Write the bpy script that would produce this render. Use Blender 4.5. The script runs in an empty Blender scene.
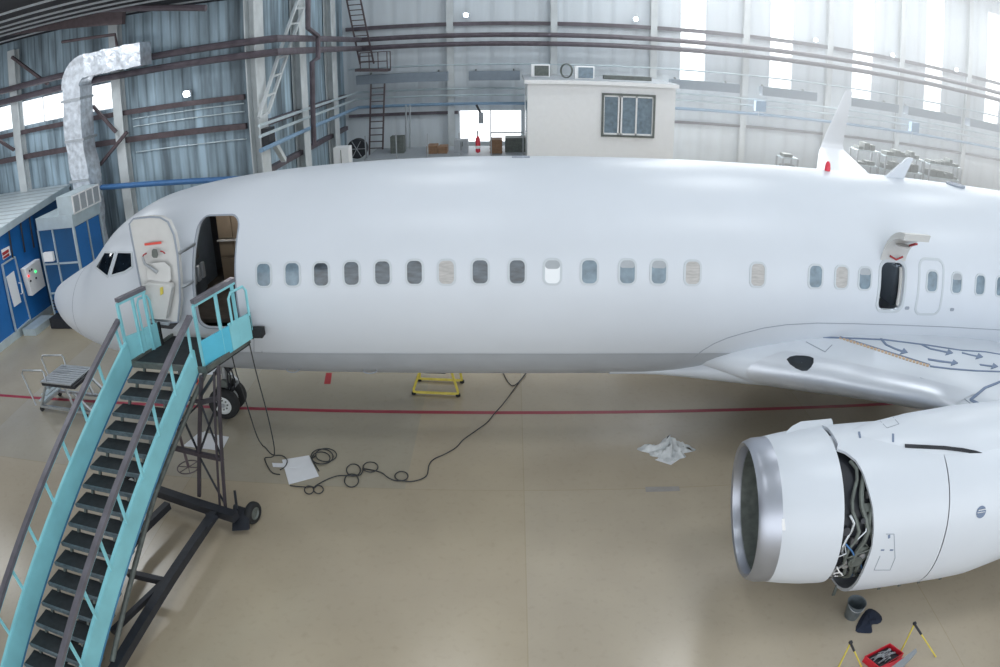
import bpy, bmesh, math, random
import numpy as np
from mathutils import Vector, Matrix
from mathutils.bvhtree import BVHTree
random.seed(7)
PI = math.pi
V = Vector
SC = bpy.context.scene
COL = SC.collection

# ------------------------------------------------------------------ camera
CAM = np.array([3.9678, -11.4267, 6.9041]); YAW, PITCH, ROLL = -0.016499, 0.41886, -0.006568
FK = (678.55, -0.0060328, -0.0522535, 0.020951)
KP = (0.04095489550782688, -5.554513641374935e-07, -7.040276388422943e-07, 1.5300051821333666e-07)
def axes():
    cy, sy, cp, sp = math.cos(YAW), math.sin(YAW), math.cos(PITCH), math.sin(PITCH)
    f = np.array([sy*cp, cy*cp, -sp]); r = np.array([cy, -sy, 0]); u = np.cross(r, f)
    cr, sr = math.cos(ROLL), math.sin(ROLL)
    return f, r*cr+u*sr, -r*sr+u*cr
F_, R_, U_ = axes()
def ray(x, y):
    dx, dy = x-500, 333.5-y; R = math.hypot(dx, dy); r = R*.036
    th = KP[0]*r+KP[1]*r*r+KP[2]*r**3+KP[3]*r**4
    return F_*math.cos(th)+math.sin(th)*(R_*dx+U_*dy)/max(R, 1e-9)
def at(x, y, X=None, Y=None, Z=None):
    """the point of the place seen at pixel x,y that lies on a plane X, Y or Z"""
    d = ray(x, y)
    i, v = (0, X) if X is not None else (1, Y) if Y is not None else (2, Z)
    return V(CAM+d*((v-CAM[i])/d[i]))
cd = bpy.data.cameras.new('camera'); cam = bpy.data.objects.new('camera', cd); COL.objects.link(cam)
cd.type = 'PANO'; cd.panorama_type = 'FISHEYE_LENS_POLYNOMIAL'
cd.sensor_width = 36; cd.sensor_fit = 'HORIZONTAL'; cd.fisheye_fov = PI
cd.fisheye_polynomial_k0 = 0
cd.fisheye_polynomial_k1, cd.fisheye_polynomial_k2, cd.fisheye_polynomial_k3, cd.fisheye_polynomial_k4 = [-k for k in KP]
cd.clip_start = .05; cd.clip_end = 500
M = Matrix.Identity(4)
for i in range(3):
    M[i][0] = R_[i]; M[i][1] = U_[i]; M[i][2] = -F_[i]; M[i][3] = CAM[i]
cam.matrix_world = M
SC.camera = cam

# ------------------------------------------------------------------ materials
MATS = {}
def lin(c): return tuple(((v/255)/12.92 if v <= 10 else ((v/255+.055)/1.055)**2.4) for v in c)
def mat(name, rgb, rough=.5, metal=0., var=.0, scale=6., bump=0., stretch=None, spec=.5, emit=None, coat=0.):
    m = bpy.data.materials.new(name); m.use_nodes = True; nt = m.node_tree; b = nt.nodes['Principled BSDF']
    c = lin(rgb); b.inputs['Base Color'].default_value = (*c, 1)
    b.inputs['Roughness'].default_value = rough; b.inputs['Metallic'].default_value = metal
    b.inputs['Specular IOR Level'].default_value = spec; b.inputs['Coat Weight'].default_value = coat
    if emit: b.inputs['Emission Color'].default_value = (*lin(emit[0]), 1); b.inputs['Emission Strength'].default_value = emit[1]
    if var or bump:
        tc = nt.nodes.new('ShaderNodeTexCoord'); mp = nt.nodes.new('ShaderNodeMapping'); nz = nt.nodes.new('ShaderNodeTexNoise')
        nt.links.new(tc.outputs['Object'], mp.inputs[0]); nt.links.new(mp.outputs[0], nz.inputs['Vector'])
        if stretch: mp.inputs['Scale'].default_value = stretch
        nz.inputs['Scale'].default_value = scale; nz.inputs['Detail'].default_value = 5
        if var:
            cr = nt.nodes.new('ShaderNodeValToRGB'); nt.links.new(nz.outputs[0], cr.inputs[0])
            cr.color_ramp.elements[0].position = .3; cr.color_ramp.elements[1].position = .7
            cr.color_ramp.elements[0].color = (*[v*(1-var) for v in c], 1); cr.color_ramp.elements[1].color = (*[min(1, v*(1+var*.6)) for v in c], 1)
            nt.links.new(cr.outputs[0], b.inputs['Base Color'])
        if bump:
            bp = nt.nodes.new('ShaderNodeBump'); bp.inputs['Strength'].default_value = bump; bp.inputs['Distance'].default_value = .03
            nt.links.new(nz.outputs[0], bp.inputs['Height']); nt.links.new(bp.outputs[0], b.inputs['Normal'])
    MATS[name] = m; return m
white = mat('aircraft_white_paint', (211, 217, 225), .34, var=.03, scale=.7, spec=.42)
fair = mat('fairing_paint', (207, 213, 221), .32, var=.05, scale=1.2)
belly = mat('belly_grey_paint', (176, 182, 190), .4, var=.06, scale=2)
chrome = mat('polished_lip_metal', (176, 180, 190), .36, .8, var=.06, scale=2)
satin = mat('satin_silver_edge', (206, 211, 219), .34, .45, var=.04, scale=2)
alu = mat('aluminium', (190, 195, 200), .35, .8, var=.1, scale=20)
foil = mat('crinkled_foil', (222, 228, 236), .32, .6, var=.3, scale=5, bump=1.)
line = mat('panel_line_grey', (150, 158, 170), .6)
navy = mat('marking_blue_grey', (112, 128, 154), .5)
ochre = mat('marking_ochre', (200, 172, 142), .5)
glass = mat('dark_window_glass', (70, 82, 92), .12, var=.6, scale=5, stretch=(1, 1, 3.5), spec=.7)
glass_l = mat('blind_behind_glass', (184, 182, 180), .35, var=.2, scale=8, stretch=(1, 1, 6))
glass_w = mat('bright_blind_behind_glass', (236, 240, 244), .3)
glass_b = mat('blue_grey_glass', (120, 140, 154), .15, var=.3, scale=7)
frame_m = mat('window_surround_grey', (196, 203, 209), .4)
cockpit = mat('cockpit_glass', (22, 32, 42), .05, var=.6, scale=6, spec=.9)
cabin_dark = mat('cabin_interior_dark', (78, 78, 80), .7, var=.2, scale=3)
seatm = mat('seat_blue_grey', (104, 114, 124), .7, var=.15, scale=4)
floorb = mat('cabin_carpet', (84, 76, 70), .9, var=.2)
cabin_tan = mat('galley_tan', (132, 118, 100), .6, var=.15, scale=3)
lred = mat('line_red', (158, 48, 66), .45, var=.12, scale=2)
red = mat('warning_red', (222, 84, 72), .5)
dred = mat('dark_red', (168, 50, 55), .5)
liner = mat('door_liner', (205, 205, 203), .55, var=.04)
rubber = mat('black_rubber', (34, 36, 38), .75, var=.2, scale=20)
rim = mat('wheel_rim_white', (214, 218, 218), .4)
cyan = mat('cyan_enamel', (142, 210, 220), .45, var=.14, scale=1.8)
cyan2 = mat('bright_cyan_enamel', (96, 196, 224), .4, var=.08, scale=2)
cyan3 = mat('edge_blue_enamel', (70, 132, 172), .5, var=.25, scale=7)
railg = mat('worn_handrail', (118, 116, 124), .45, .3, var=.2, scale=5)
tread = mat('stair_tread_rubber', (44, 48, 51), .8, var=.25, scale=12)
tread_e = mat('stair_tread_nosing', (104, 116, 122), .5, .3, var=.3, scale=14)
steelg = mat('olive_grey_steel', (108, 114, 110), .55, .3, var=.25, scale=9)
black = mat('black_painted_steel', (38, 41, 48), .5, var=.3, scale=7)
towerm = mat('tower_dark_steel', (66, 60, 66), .55, var=.25, scale=6)
paleblue = mat('faded_blue_pipe', (128, 158, 186), .5, var=.1)
brown = mat('brown_primer_steel', (92, 80, 84), .6, var=.25, scale=6)
pipe_m = mat('brown_painted_pipe', (96, 88, 96), .5, var=.3, scale=4)
colm = mat('cream_column_paint', (206, 212, 214), .6, var=.12, scale=2)
blue = mat('booth_blue', (34, 108, 178), .45, var=.1, scale=1.5)
blued = mat('booth_dark_blue', (30, 84, 132), .5, var=.12, scale=1.5)
sheet = mat('pale_sheet_metal', (196, 210, 216), .4, .35, var=.12, scale=3)
greyp = mat('grey_panel', (168, 174, 180), .5, var=.08)
wbox = mat('painted_white_panel', (248, 249, 250), .55, var=.03)
paper = mat('white_paper', (232, 234, 238), .7, var=.02)
plastic = mat('crumpled_plastic', (206, 210, 212), .25, var=.15, scale=10, bump=.5)
cable = mat('cable_black', (52, 54, 56), .6)
yellow = mat('yellow_paint', (214, 196, 84), .5, var=.15, scale=8)
bucketm = mat('galvanised_bucket', (130, 140, 146), .4, .6, var=.2, scale=9)
cloth = mat('navy_cloth', (36, 44, 62), .9, var=.3, scale=9)
toolred = mat('toolbox_red', (206, 40, 56), .4, var=.1)
tool_s = mat('tool_steel', (180, 184, 188), .3, .9)
wood = mat('crate_wood', (150, 118, 92), .7, var=.2, scale=8)
unitm = mat('unit_blue_grey', (126, 138, 150), .5, var=.08)
bluep = mat('blue_pipe_paint', (70, 118, 172), .45, var=.1)
patch = mat('patch_grey', (156, 152, 148), .6, var=.1)
lampm = mat('lamp_glow', (255, 255, 250), .5, emit=((235, 245, 255), 25))
ledg = mat('led_green', (60, 220, 120), .5, emit=((60, 255, 130), 2))
ledr = mat('led_red', (240, 70, 70), .5, emit=((255, 60, 60), 2))
beac = mat('beacon_red', (226, 60, 80), .3)

def wall_mat(name, rgb, var, rib=.28, wet=0., rough=.6, seam=.35, only_y=False):
    m = bpy.data.materials.new(name); m.use_nodes = True; nt = m.node_tree; b = nt.nodes['Principled BSDF']; N = nt.nodes.new; L = nt.links.new
    c = lin(rgb); tc = N('ShaderNodeTexCoord'); sp = N('ShaderNodeSeparateXYZ'); L(tc.outputs['Object'], sp.inputs[0])
    ad = N('ShaderNodeMath'); ad.operation = 'ADD'; (None if only_y else L(sp.outputs['X'], ad.inputs[0])); L(sp.outputs['Y'], ad.inputs[1])
    fr = N('ShaderNodeMath'); fr.operation = 'PINGPONG'; fr.inputs[1].default_value = rib/2; L(ad.outputs[0], fr.inputs[0])
    mr = N('ShaderNodeMapRange'); mr.inputs[1].default_value = 0; mr.inputs[2].default_value = rib*.18; L(fr.outputs[0], mr.inputs[0])
    bp = N('ShaderNodeBump'); bp.inputs['Strength'].default_value = .7; bp.inputs['Distance'].default_value = .03; L(mr.outputs[0], bp.inputs['Height']); L(bp.outputs[0], b.inputs['Normal'])
    mp = N('ShaderNodeMapping'); mp.inputs['Scale'].default_value = (1.3, 1.3, .16); L(tc.outputs['Object'], mp.inputs[0])
    nz = N('ShaderNodeTexNoise'); nz.inputs['Scale'].default_value = 1.6; nz.inputs['Detail'].default_value = 7; L(mp.outputs[0], nz.inputs['Vector'])
    cr = N('ShaderNodeValToRGB'); L(nz.outputs[0], cr.inputs[0]); cr.color_ramp.elements[0].position = .36; cr.color_ramp.elements[1].position = .66
    cr.color_ramp.elements[0].color = (*[v*(1-var) for v in c], 1); cr.color_ramp.elements[1].color = (*[min(1, v*(1+var*.5)) for v in c], 1)
    mx = N('ShaderNodeMixRGB'); mx.blend_type = 'MULTIPLY'; mx.inputs[0].default_value = seam; L(cr.outputs[0], mx.inputs[1]); L(mr.outputs[0], mx.inputs[2]); L(mx.outputs[0], b.inputs['Base Color'])
    b.inputs['Roughness'].default_value = rough; return m
wall_blue = wall_mat('corrugated_blue_grey_wall', (160, 182, 196), .6, .34, seam=.25)
wall_white = wall_mat('white_panel_wall', (216, 224, 230), .06, 1.1, seam=.1)
roof_rib = wall_mat('ribbed_booth_roof', (214, 226, 232), .08, .42, rough=.4, seam=.45, only_y=True)
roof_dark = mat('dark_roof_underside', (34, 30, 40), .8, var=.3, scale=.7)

def floor_mat():
    m = bpy.data.materials.new('epoxy_floor'); m.use_nodes = True; nt = m.node_tree; b = nt.nodes['Principled BSDF']; N = nt.nodes.new; L = nt.links.new
    tc = N('ShaderNodeTexCoord'); nz = N('ShaderNodeTexNoise'); nz.inputs['Scale'].default_value = .35; nz.inputs['Detail'].default_value = 3
    L(tc.outputs['Object'], nz.inputs['Vector'])
    cr = N('ShaderNodeValToRGB'); L(nz.outputs[0], cr.inputs[0]); cr.color_ramp.elements[0].position = .2; cr.color_ramp.elements[1].position = .85; cr.color_ramp.interpolation = 'EASE'
    cr.color_ramp.elements[0].color = (*lin((170, 159, 142)), 1); cr.color_ramp.elements[1].color = (*lin((190, 179, 160)), 1)
    # poured slabs of slightly different tint
    mp = N('ShaderNodeMapping'); mp.inputs['Location'].default_value = (-4.2, 2.35, 0); L(tc.outputs['Object'], mp.inputs[0])
    br = N('ShaderNodeTexBrick'); br.offset = 0; br.inputs['Scale'].default_value = 1; br.inputs['Brick Width'].default_value = 6; br.inputs['Row Height'].default_value = 6
    br.inputs['Mortar Size'].default_value = .008; br.inputs['Color1'].default_value = (1, 1, 1, 1); br.inputs['Color2'].default_value = (.97, .93, .84, 1); br.inputs['Mortar'].default_value = (.88, .86, .78, 1)
    L(mp.outputs[0], br.inputs['Vector'])
    mx = N('ShaderNodeMixRGB'); mx.blend_type = 'MULTIPLY'; mx.inputs[0].default_value = 1; L(cr.outputs[0], mx.inputs[1]); L(br.outputs[0], mx.inputs[2])
    n2 = N('ShaderNodeTexNoise'); n2.inputs['Scale'].default_value = 9; n2.inputs['Detail'].default_value = 8; L(tc.outputs['Object'], n2.inputs['Vector'])
    c2 = N('ShaderNodeValToRGB'); L(n2.outputs[0], c2.inputs[0]); c2.color_ramp.elements[0].position = .15; c2.color_ramp.elements[0].color = (.8, .79, .77, 1); c2.color_ramp.elements[1].position = .45; c2.color_ramp.elements[1].color = (1, 1, 1, 1)
    m2 = N('ShaderNodeMixRGB'); m2.blend_type = 'MULTIPLY'; m2.inputs[0].default_value = .5; L(mx.outputs[0], m2.inputs[1]); L(c2.outputs[0], m2.inputs[2]); L(m2.outputs[0], b.inputs['Base Color'])
    b.inputs['Roughness'].default_value = .24
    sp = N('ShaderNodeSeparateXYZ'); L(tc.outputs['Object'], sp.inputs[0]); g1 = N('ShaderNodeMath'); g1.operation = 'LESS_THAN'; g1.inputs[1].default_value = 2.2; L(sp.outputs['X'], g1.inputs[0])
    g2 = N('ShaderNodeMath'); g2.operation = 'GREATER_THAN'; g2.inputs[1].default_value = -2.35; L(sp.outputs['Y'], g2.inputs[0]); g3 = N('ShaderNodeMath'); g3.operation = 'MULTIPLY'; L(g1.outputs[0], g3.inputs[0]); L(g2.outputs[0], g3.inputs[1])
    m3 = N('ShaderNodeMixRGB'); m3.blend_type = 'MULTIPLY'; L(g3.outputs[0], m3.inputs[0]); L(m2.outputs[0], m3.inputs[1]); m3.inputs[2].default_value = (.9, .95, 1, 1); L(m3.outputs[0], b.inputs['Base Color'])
    b.inputs['Specular IOR Level'].default_value = .55
    return m
floor_m = floor_mat()

# ------------------------------------------------------------------ mesh helpers
def origin(o):
    p = V((0, 0, 0))
    while o is not None: p += o.location; o = o.parent
    return p
class MB:
    """collects shapes given in world coordinates; build() links them as one mesh object"""
    def __init__(s): s.v = []; s.f = []; s.s = []; s.g = []
    def add(s, vs, fs, smooth=False):
        n = len(s.v); s.g.append((n, len(s.f), len(vs), len(fs))); s.v += [tuple(v) for v in vs]; s.f += [tuple(i+n for i in f) for f in fs]; s.s += [smooth]*len(fs); return s
    def box(s, c, d, rot=None):
        vs = [V((x*d[0]/2, y*d[1]/2, z*d[2]/2)) for x in (-1, 1) for y in (-1, 1) for z in (-1, 1)]
        if rot is not None: vs = [rot @ v for v in vs]
        return s.add([v+V(c) for v in vs], [(0, 1, 3, 2), (4, 6, 7, 5), (0, 4, 5, 1), (2, 3, 7, 6), (0, 2, 6, 4), (1, 5, 7, 3)])
    def span(s, a, b):
        a, b = V(a), V(b); return s.box((a+b)/2, [abs(q) for q in (b-a)])
    def bar(s, a, b, w=.05, h=None, up=(0, 0, 1)):
        a, b = V(a), V(b); h = w if h is None else h; d = (b-a).normalized(); u = V(up)
        if abs(d.dot(u)) > .98: u = V((0, 1, 0))
        x = d.cross(u).normalized(); y = x.cross(d).normalized()
        q = [p+x*i*w/2+y*j*h/2 for p in (a, b) for i, j in ((-1, -1), (1, -1), (1, 1), (-1, 1))]
        return s.add(q, [(3, 2, 1, 0), (4, 5, 6, 7), (0, 1, 5, 4), (1, 2, 6, 5), (2, 3, 7, 6), (3, 0, 4, 7)])
    def tube(s, pts, r, n=8, closed=False, caps=True):
        pts = [V(p) for p in pts]; k = len(pts); vs = []; fs = []; ref = None
        for i, p in enumerate(pts):
            a = pts[i-1] if (i or closed) else p; b = pts[(i+1) % k] if (i < k-1 or closed) else p
            d = (b-a).normalized()
            if ref is None: ref = V((0, 0, 1)) if abs(d.z) < .9 else V((1, 0, 0))
            x = d.cross(ref).normalized(); y = x.cross(d).normalized(); ref = y
            rr = r[i] if isinstance(r, (list, tuple)) else r
            vs += [p+x*rr*math.cos(2*PI*j/n)+y*rr*math.sin(2*PI*j/n) for j in range(n)]
        for i in range(k if closed else k-1):
            for j in range(n): fs.append((i*n+j, i*n+(j+1) % n, ((i+1) % k)*n+(j+1) % n, ((i+1) % k)*n+j))
        if not closed and caps: fs += [tuple(range(n))[::-1], tuple((k-1)*n+j for j in range(n))]
        return s.add(vs, fs, True)
    def cyl(s, a, b, r, n=20, r2=None): return s.tube([a, b], [r, r if r2 is None else r2], n)
    def prism(s, poly, d):
        """a polygon given a thickness d (vector)"""
        n = len(poly); a = [V(p) for p in poly]; b = [p+V(d) for p in a]
        return s.add(a+b, [tuple(range(n))[::-1], tuple(range(n, 2*n))]+[(i, (i+1) % n, n+(i+1) % n, n+i) for i in range(n)])
    def rings(s, rings, caps=True, closed=True, smooth=True):
        n = len(rings[0]); vs = [v for r in rings for v in r]; fs = []
        for i in range(len(rings)-1):
            for j in range(n if closed else n-1): fs.append((i*n+j, i*n+(j+1) % n, (i+1)*n+(j+1) % n, (i+1)*n+j))
        if caps: fs += [tuple(range(n))[::-1], tuple((len(rings)-1)*n+j for j in range(n))]
        return s.add(vs, fs, smooth)
    def grid(s, fn, nu, nv, smooth=True):
        vs = [fn(i/nu, j/nv) for i in range(nu+1) for j in range(nv+1)]
        return s.add(vs, [(i*(nv+1)+j, i*(nv+1)+j+1, (i+1)*(nv+1)+j+1, (i+1)*(nv+1)+j) for i in range(nu) for j in range(nv)], smooth)
    def build(s, name, m, parent=None, label=None, fix=True):
        me = bpy.data.meshes.new(name); o0 = origin(parent)
        me.from_pydata([(v[0]-o0.x, v[1]-o0.y, v[2]-o0.z) for v in s.v], [], s.f)
        me.polygons.foreach_set('use_smooth', s.s); me.materials.append(m)
        if fix:
            bm = bmesh.new(); bm.from_mesh(me); bmesh.ops.recalc_face_normals(bm, faces=bm.faces); bm.to_mesh(me); bm.free()
        me.set_sharp_from_angle(angle=math.radians(42)); me.update()
        o = bpy.data.objects.new(name, me); COL.objects.link(o); o.parent = parent
        if label: o['label'] = label
        return o
def each(mb, name, m, parent, join=1):
    """every shape collected becomes a part of its own"""
    out = []
    for k in range(0, len(mb.g), join):
        q = MB()
        for (v0, f0, nv, nf) in mb.g[k:k+join]: q.add(mb.v[v0:v0+nv], [tuple(i-v0 for i in f) for f in mb.f[f0:f0+nf]], mb.s[f0])
        out.append(q.build(name, m, parent))
    return out
def tag(o, label, cat, group=None, kind=None):
    if label: o['label'] = label
    if cat: o['category'] = cat
    if group: o['group'] = group
    if kind: o['kind'] = kind
    return o
def thing(name, label, cat, loc, group=None):
    o = bpy.data.objects.new(name, None); o.empty_display_size = .2; COL.objects.link(o); o.location = loc
    return tag(o, label, cat, group)
def single(name, mb, m, label, cat, loc, group=None):
    """a thing that is one mesh, its origin at loc"""
    me_o = mb.build(name, m); l = V(loc)
    me_o.data.transform(Matrix.Translation(-l)); me_o.location = l
    return tag(me_o, label, cat, group)
def struct(name, mb, m, label=None, kind='structure'):
    o = mb.build(name, m); o['kind'] = kind
    if label: o['label'] = label
    return o
def rrect(w, h, r, n=5, side=0):
    pts = []
    for cx, cy, a0 in ((w/2-r, h/2-r, 0), (-w/2+r, h/2-r, 90), (-w/2+r, -h/2+r, 180), (w/2-r, -h/2+r, 270)):
        for k in range(n+1):
            a = math.radians(a0+90*k/n); pts.append((cx+r*math.cos(a), cy+r*math.sin(a)))
    if side:
        out = []
        for i, p in enumerate(pts):
            out.append(p); q = pts[(i+1) % len(pts)]
            if i % (n+1) == n: out += [(p[0]+(q[0]-p[0])*k/(side+1), p[1]+(q[1]-p[1])*k/(side+1)) for k in range(1, side+1)]
        return out
    return pts
def bevel(o, w=.01, seg=2):
    m = o.modifiers.new('bevel', 'BEVEL'); m.width = w; m.segments = seg; m.limit_method = 'ANGLE'; return o
def applied(o):
    dg = bpy.context.evaluated_depsgraph_get(); dg.update()
    me = bpy.data.meshes.new_from_object(o.evaluated_get(dg)); o.modifiers.clear(); o.data = me; return o
def bvh_of(o):
    w = origin(o); me = o.data
    return BVHTree.FromPolygons([v.co+w for v in me.vertices], [tuple(p.vertices) for p in me.polygons])
def hit(bv, x, y):
    """where the sight line of pixel x,y meets a surface"""
    l, n, i, d = bv.ray_cast(V(CAM), V(ray(x, y)))
    if l is None: return None, None
    if n.dot(V(ray(x, y))) > 0: n = -n
    return l, n
def decal_line(bv, px, w, off=.006, mb=None, closed=False, step=4):
    """a painted or sealed line lying on a surface, through the given sight lines"""
    mb = mb or MB(); P = list(px)+([px[0]] if closed else []); pts = []
    for a, b in zip(P[:-1], P[1:]):
        k = max(1, int(math.hypot(b[0]-a[0], b[1]-a[1])/step))
        for i in range(k+(1 if b is P[-1] else 0)):
            l, n = hit(bv, a[0]+(b[0]-a[0])*i/k, a[1]+(b[1]-a[1])*i/k)
            if l is not None: pts.append((l, n))
    for i in range(len(pts)-1):
        (a, na), (b, nb) = pts[i], pts[i+1]
        if (b-a).length > .8 or (b-a).length < 1e-5: continue
        t = (b-a).normalized(); x = t.cross(na).normalized()*w/2; a2, b2 = a+na*off-t*w*.1, b+nb*off+t*w*.1
        mb.add([a2-x, a2+x, b2+x, b2-x, a-x-na*.01, a+x-na*.01, b+x-nb*.01, b-x-nb*.01], [(0, 1, 2, 3), (0, 4, 5, 1), (2, 6, 7, 3), (0, 3, 7, 4), (1, 5, 6, 2)])
    return mb
def decal_poly(bv, px, off=.006, mb=None):
    mb = mb or MB(); P = []
    for a, b in zip(px, list(px[1:])+[px[0]]): P += [(a[0]+(b[0]-a[0])*i/4, a[1]+(b[1]-a[1])*i/4) for i in range(4)]
    cx_, cy_ = sum(p[0] for p in P)/len(P), sum(p[1] for p in P)/len(P); rows = []; k = len(P)
    for f in (1, .75, .5, .25, .02):
        q = [hit(bv, cx_+(p[0]-cx_)*f, cy_+(p[1]-cy_)*f) for p in P]
        if any(a[0] is None for a in q): return mb
        if f == 1: rows.append([l-n*.01 for l, n in q])
        rows.append([l+n*off for l, n in q])
    return mb.rings(rows, caps=False)

# ================================================================== SETTING
WY, LY, RX, CZ = 20.0, 8.1, -3.7, 13.0      # back wall, left wall, return wall, main roof
struct('floor', MB().span((-40, -22, -.3), (50, WY, 0)), floor_m)
def wall_y(mb, x0, x1, y, z0, z1, holes, t=.18):
    """a wall in the plane y with rectangular openings (xa, xb, za, zb), all in one band of height"""
    xs = x0
    for (a, b, c, d) in sorted(holes):
        mb.span((xs, y, z0), (a, y+t, z1)); mb.span((a, y, z0), (b, y+t, c))
        if d < z1: mb.span((a, y, d), (b, y+t, z1))
        xs = b
    mb.span((xs, y, z0), (x1, y+t, z1)); return mb
strips = [(x-.62, x+.62, 5.75, 12.2) for x in (12.45, 16.95, 21.6, 26.3, 30.9, 35.5)]
low = [(1.65, 4.5, 2.6, 4.1)]
struct('wall_back', wall_y(MB(), RX-.2, 45, WY, 0, CZ, strips+low), wall_white)
struct('wall_return', MB().span((RX-.2, LY+.002, 0), (RX, WY-.002, CZ-.002)), wall_blue)
lh = [(-13.0, -8.75, 6.15, 7.05), (-18.5, -13.3, 6.15, 7.05)]
struct('wall_left', wall_y(MB(), -40, RX-.202, LY, 0, 9.6, lh), wall_blue)
struct('wall_left_end', MB().span((-40, -20, .0), (-39.8, LY, 9.6)), wall_blue)
# the low roof of the left bay: decking and light purlin flanges
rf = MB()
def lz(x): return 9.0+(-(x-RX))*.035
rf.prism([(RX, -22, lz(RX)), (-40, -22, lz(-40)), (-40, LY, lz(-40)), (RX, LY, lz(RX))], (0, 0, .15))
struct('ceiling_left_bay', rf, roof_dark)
struct('ceiling_main', MB().span((RX-.2, -22, CZ+.002), (45, WY+.2, CZ+.3)), wall_white)
# panes of the tall strip windows
for i, (a, b, c, d) in enumerate(strips+low+lh):
    y = LY if i >= len(strips)+len(low) else WY
    w = thing('window_%d' % (i+1), None, None, (a, y, c)); w['kind'] = 'structure'
    g = MB().span((a, y+.08, c), (b, y+.1, d))
    fr = MB()
    for x in np.linspace(a, b, max(2, round((b-a)/1.2)+1)): fr.span((x-.025, y+.04, c), (x+.025, y+.12, d))
    for z in ((c, d) if d-c < 2 else np.arange(c, d+.1, 1.6)): fr.span((a, y+.04, z-.025), (b, y+.12, z+.025))
    fr.build('window_frame', wbox, w)
    gl = bpy.data.materials.get('window_pane') or None
    if gl is None:
        gl = bpy.data.materials.new('window_pane'); gl.use_nodes = True; nt = gl.node_tree; nt.nodes.clear()
        o_ = nt.nodes.new('ShaderNodeOutputMaterial'); t_ = nt.nodes.new('ShaderNodeEmission'); t_.inputs[0].default_value = (.93, .97, 1, 1); t_.inputs[1].default_value = 2.6
        nt.links.new(t_.outputs[0], o_.inputs[0])
    g.build('window_glass', gl, w)
# columns
cg = 'steel columns against the hangar walls'
def column(x, y, facing, z1, label, w=.34, brac=None):
    c = thing('steel_column', label, 'column', (x, y, 0), cg)
    m = MB()
    if facing == 'y': m.span((x-w/2, y, 0), (x+w/2, y+.03, z1)); m.span((x-.02, y+.03, 0), (x+.02, y+.28, z1)); m.span((x-w/2, y+.28, 0), (x+w/2, y+.31, z1))
    else: m.span((x, y-w/2, 0), (x+.03, y+w/2, z1)); m.span((x-.28, y-.02, 0), (x, y+.02, z1)); m.span((x-.31, y-w/2, 0), (x-.28, y+w/2, z1))
    m.build('post', colm, c)
    MB().span((x-.3, y-.1 if facing == 'y' else y-.3, .0), (x+.3, y+.35 if facing == 'y' else y+.3, .04)).build('base_plate', steelg, c)
    return c
nm = ['behind the nose of the white jet', 'left of the white site office', 'above the roof of the white site office', 'right of the white site office', 'left of the far wing tip', 'just right of the upturned far wing tip', 'at the far right of the bright back wall', 'at the right edge of the picture']
for i, x in enumerate((1.3, 5.95, 10.5, 15.0, 19.5, 23.9, 28.7)):
    column(x, WY-.33, 'y', CZ, 'slim white steel column on the back wall, '+('fourth' if 0 else '')+['with cables hanging on it near the brown crates', 'rising behind the left end of the site office roof', 'rising behind the right end of the site office roof', 'right of the site office at the first bright strip', 'between second bright strip and upturned wing tip', 'between third and fourth bright strips', 'between fourth and fifth bright strips', 'beyond the last bright strip'][i], .3)
for y, lb in ((8.0, 'wide cream steel column with truss beside the dark panel, nearest of the return wall'), (12.4, 'cream steel column in the middle of the return wall'), (16.9, 'cream steel column of return wall nearest the ladder')):
    column(RX+.35, y, 'x', CZ, lb, .75)
for x, lb in ((-8.4, 'cream steel column right of the foil duct'), (-13.1, 'cream steel column at far left behind booth roof')):
    column(x, LY-.34, 'y', 9.0, lb, .36)
# lattice strut of the nearest return column
t = thing('lattice_brace', 'cream lattice brace leaning against the cream column at the return wall', 'brace', (RX+.6, 8.4, 4))
a0, b0 = at(259, 118, X=RX+.55), at(300, -6, X=RX+.55); m = MB()
a1, b1 = at(268, 113, X=RX+.55), at(309, -6, X=RX+.55)
m.bar(a0, b0, .09); m.bar(a1, b1, .09)
for k in range(8):
    f = k/7; m.bar(a0.lerp(b0, f), a1.lerp(b1, f), .06)
m.build('lattice', colm, t)
t = single('diagonal_strut', MB().bar(at(268, 132, X=RX+.5), at(284, 160, X=RX+.5), .16), colm, 'short cream diagonal strut low on the return wall', 'brace', at(284, 160, X=RX+.5))
single('junction_panel', MB().span((RX+.38, 7.7, 4.35), (RX+.62, 8.25, 4.95)), black, 'dark square box bolted to the widest cream column', 'panel box', (RX+.38, 7.7, 4.35))
# girts along the walls (dark horizontal rails)
def girt(name, pts, r, m, label, cat='wall rail', group=None, sq=False):
    mb = MB()
    if sq:
        for a, b in zip(pts[:-1], pts[1:]): mb.bar(a, b, r*2)
    else: mb.tube(pts, r, 8)
    return single(name, mb, m, label, cat, pts[0], group)
gg = 'wall rails'
girt('wall_rail', [(-20, LY-.1, 5.95), (-3.9, LY-.1, 5.95)], .08, brown, 'brown wall rail under the bright clerestory windows at left', group=gg, sq=True)
girt('wall_rail', [(-20, LY-.1, 5.05), (-3.9, LY-.1, 5.05)], .09, brown, 'brown wall rail halfway up the blue corrugated left wall', group=gg, sq=True)
girt('wall_rail', [(RX+.1, 8.4, 5.0), (RX+.1, 19.6, 5.0)], .09, pipe_m, 'brown wall rail between the cream columns of the return wall', group=gg, sq=True)
girt('wall_rail', [(RX+.1, 8.4, 3.5), (RX+.1, 19.6, 3.5)], .09, pipe_m, 'lower brown wall rail of the return wall', group=gg, sq=True)
girt('wall_rail', [(RX+.2, WY-.12, 8.15), (40, WY-.12, 8.15)], .09, pipe_m, 'topmost dark wall rail across the back wall', group=gg, sq=True)
girt('wall_rail', [(RX+.2, WY-.12, 4.02), (1.6, WY-.12, 4.02)], .07, pipe_m, 'dark wall rail left of the low bright window', group=gg, sq=True)
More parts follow.
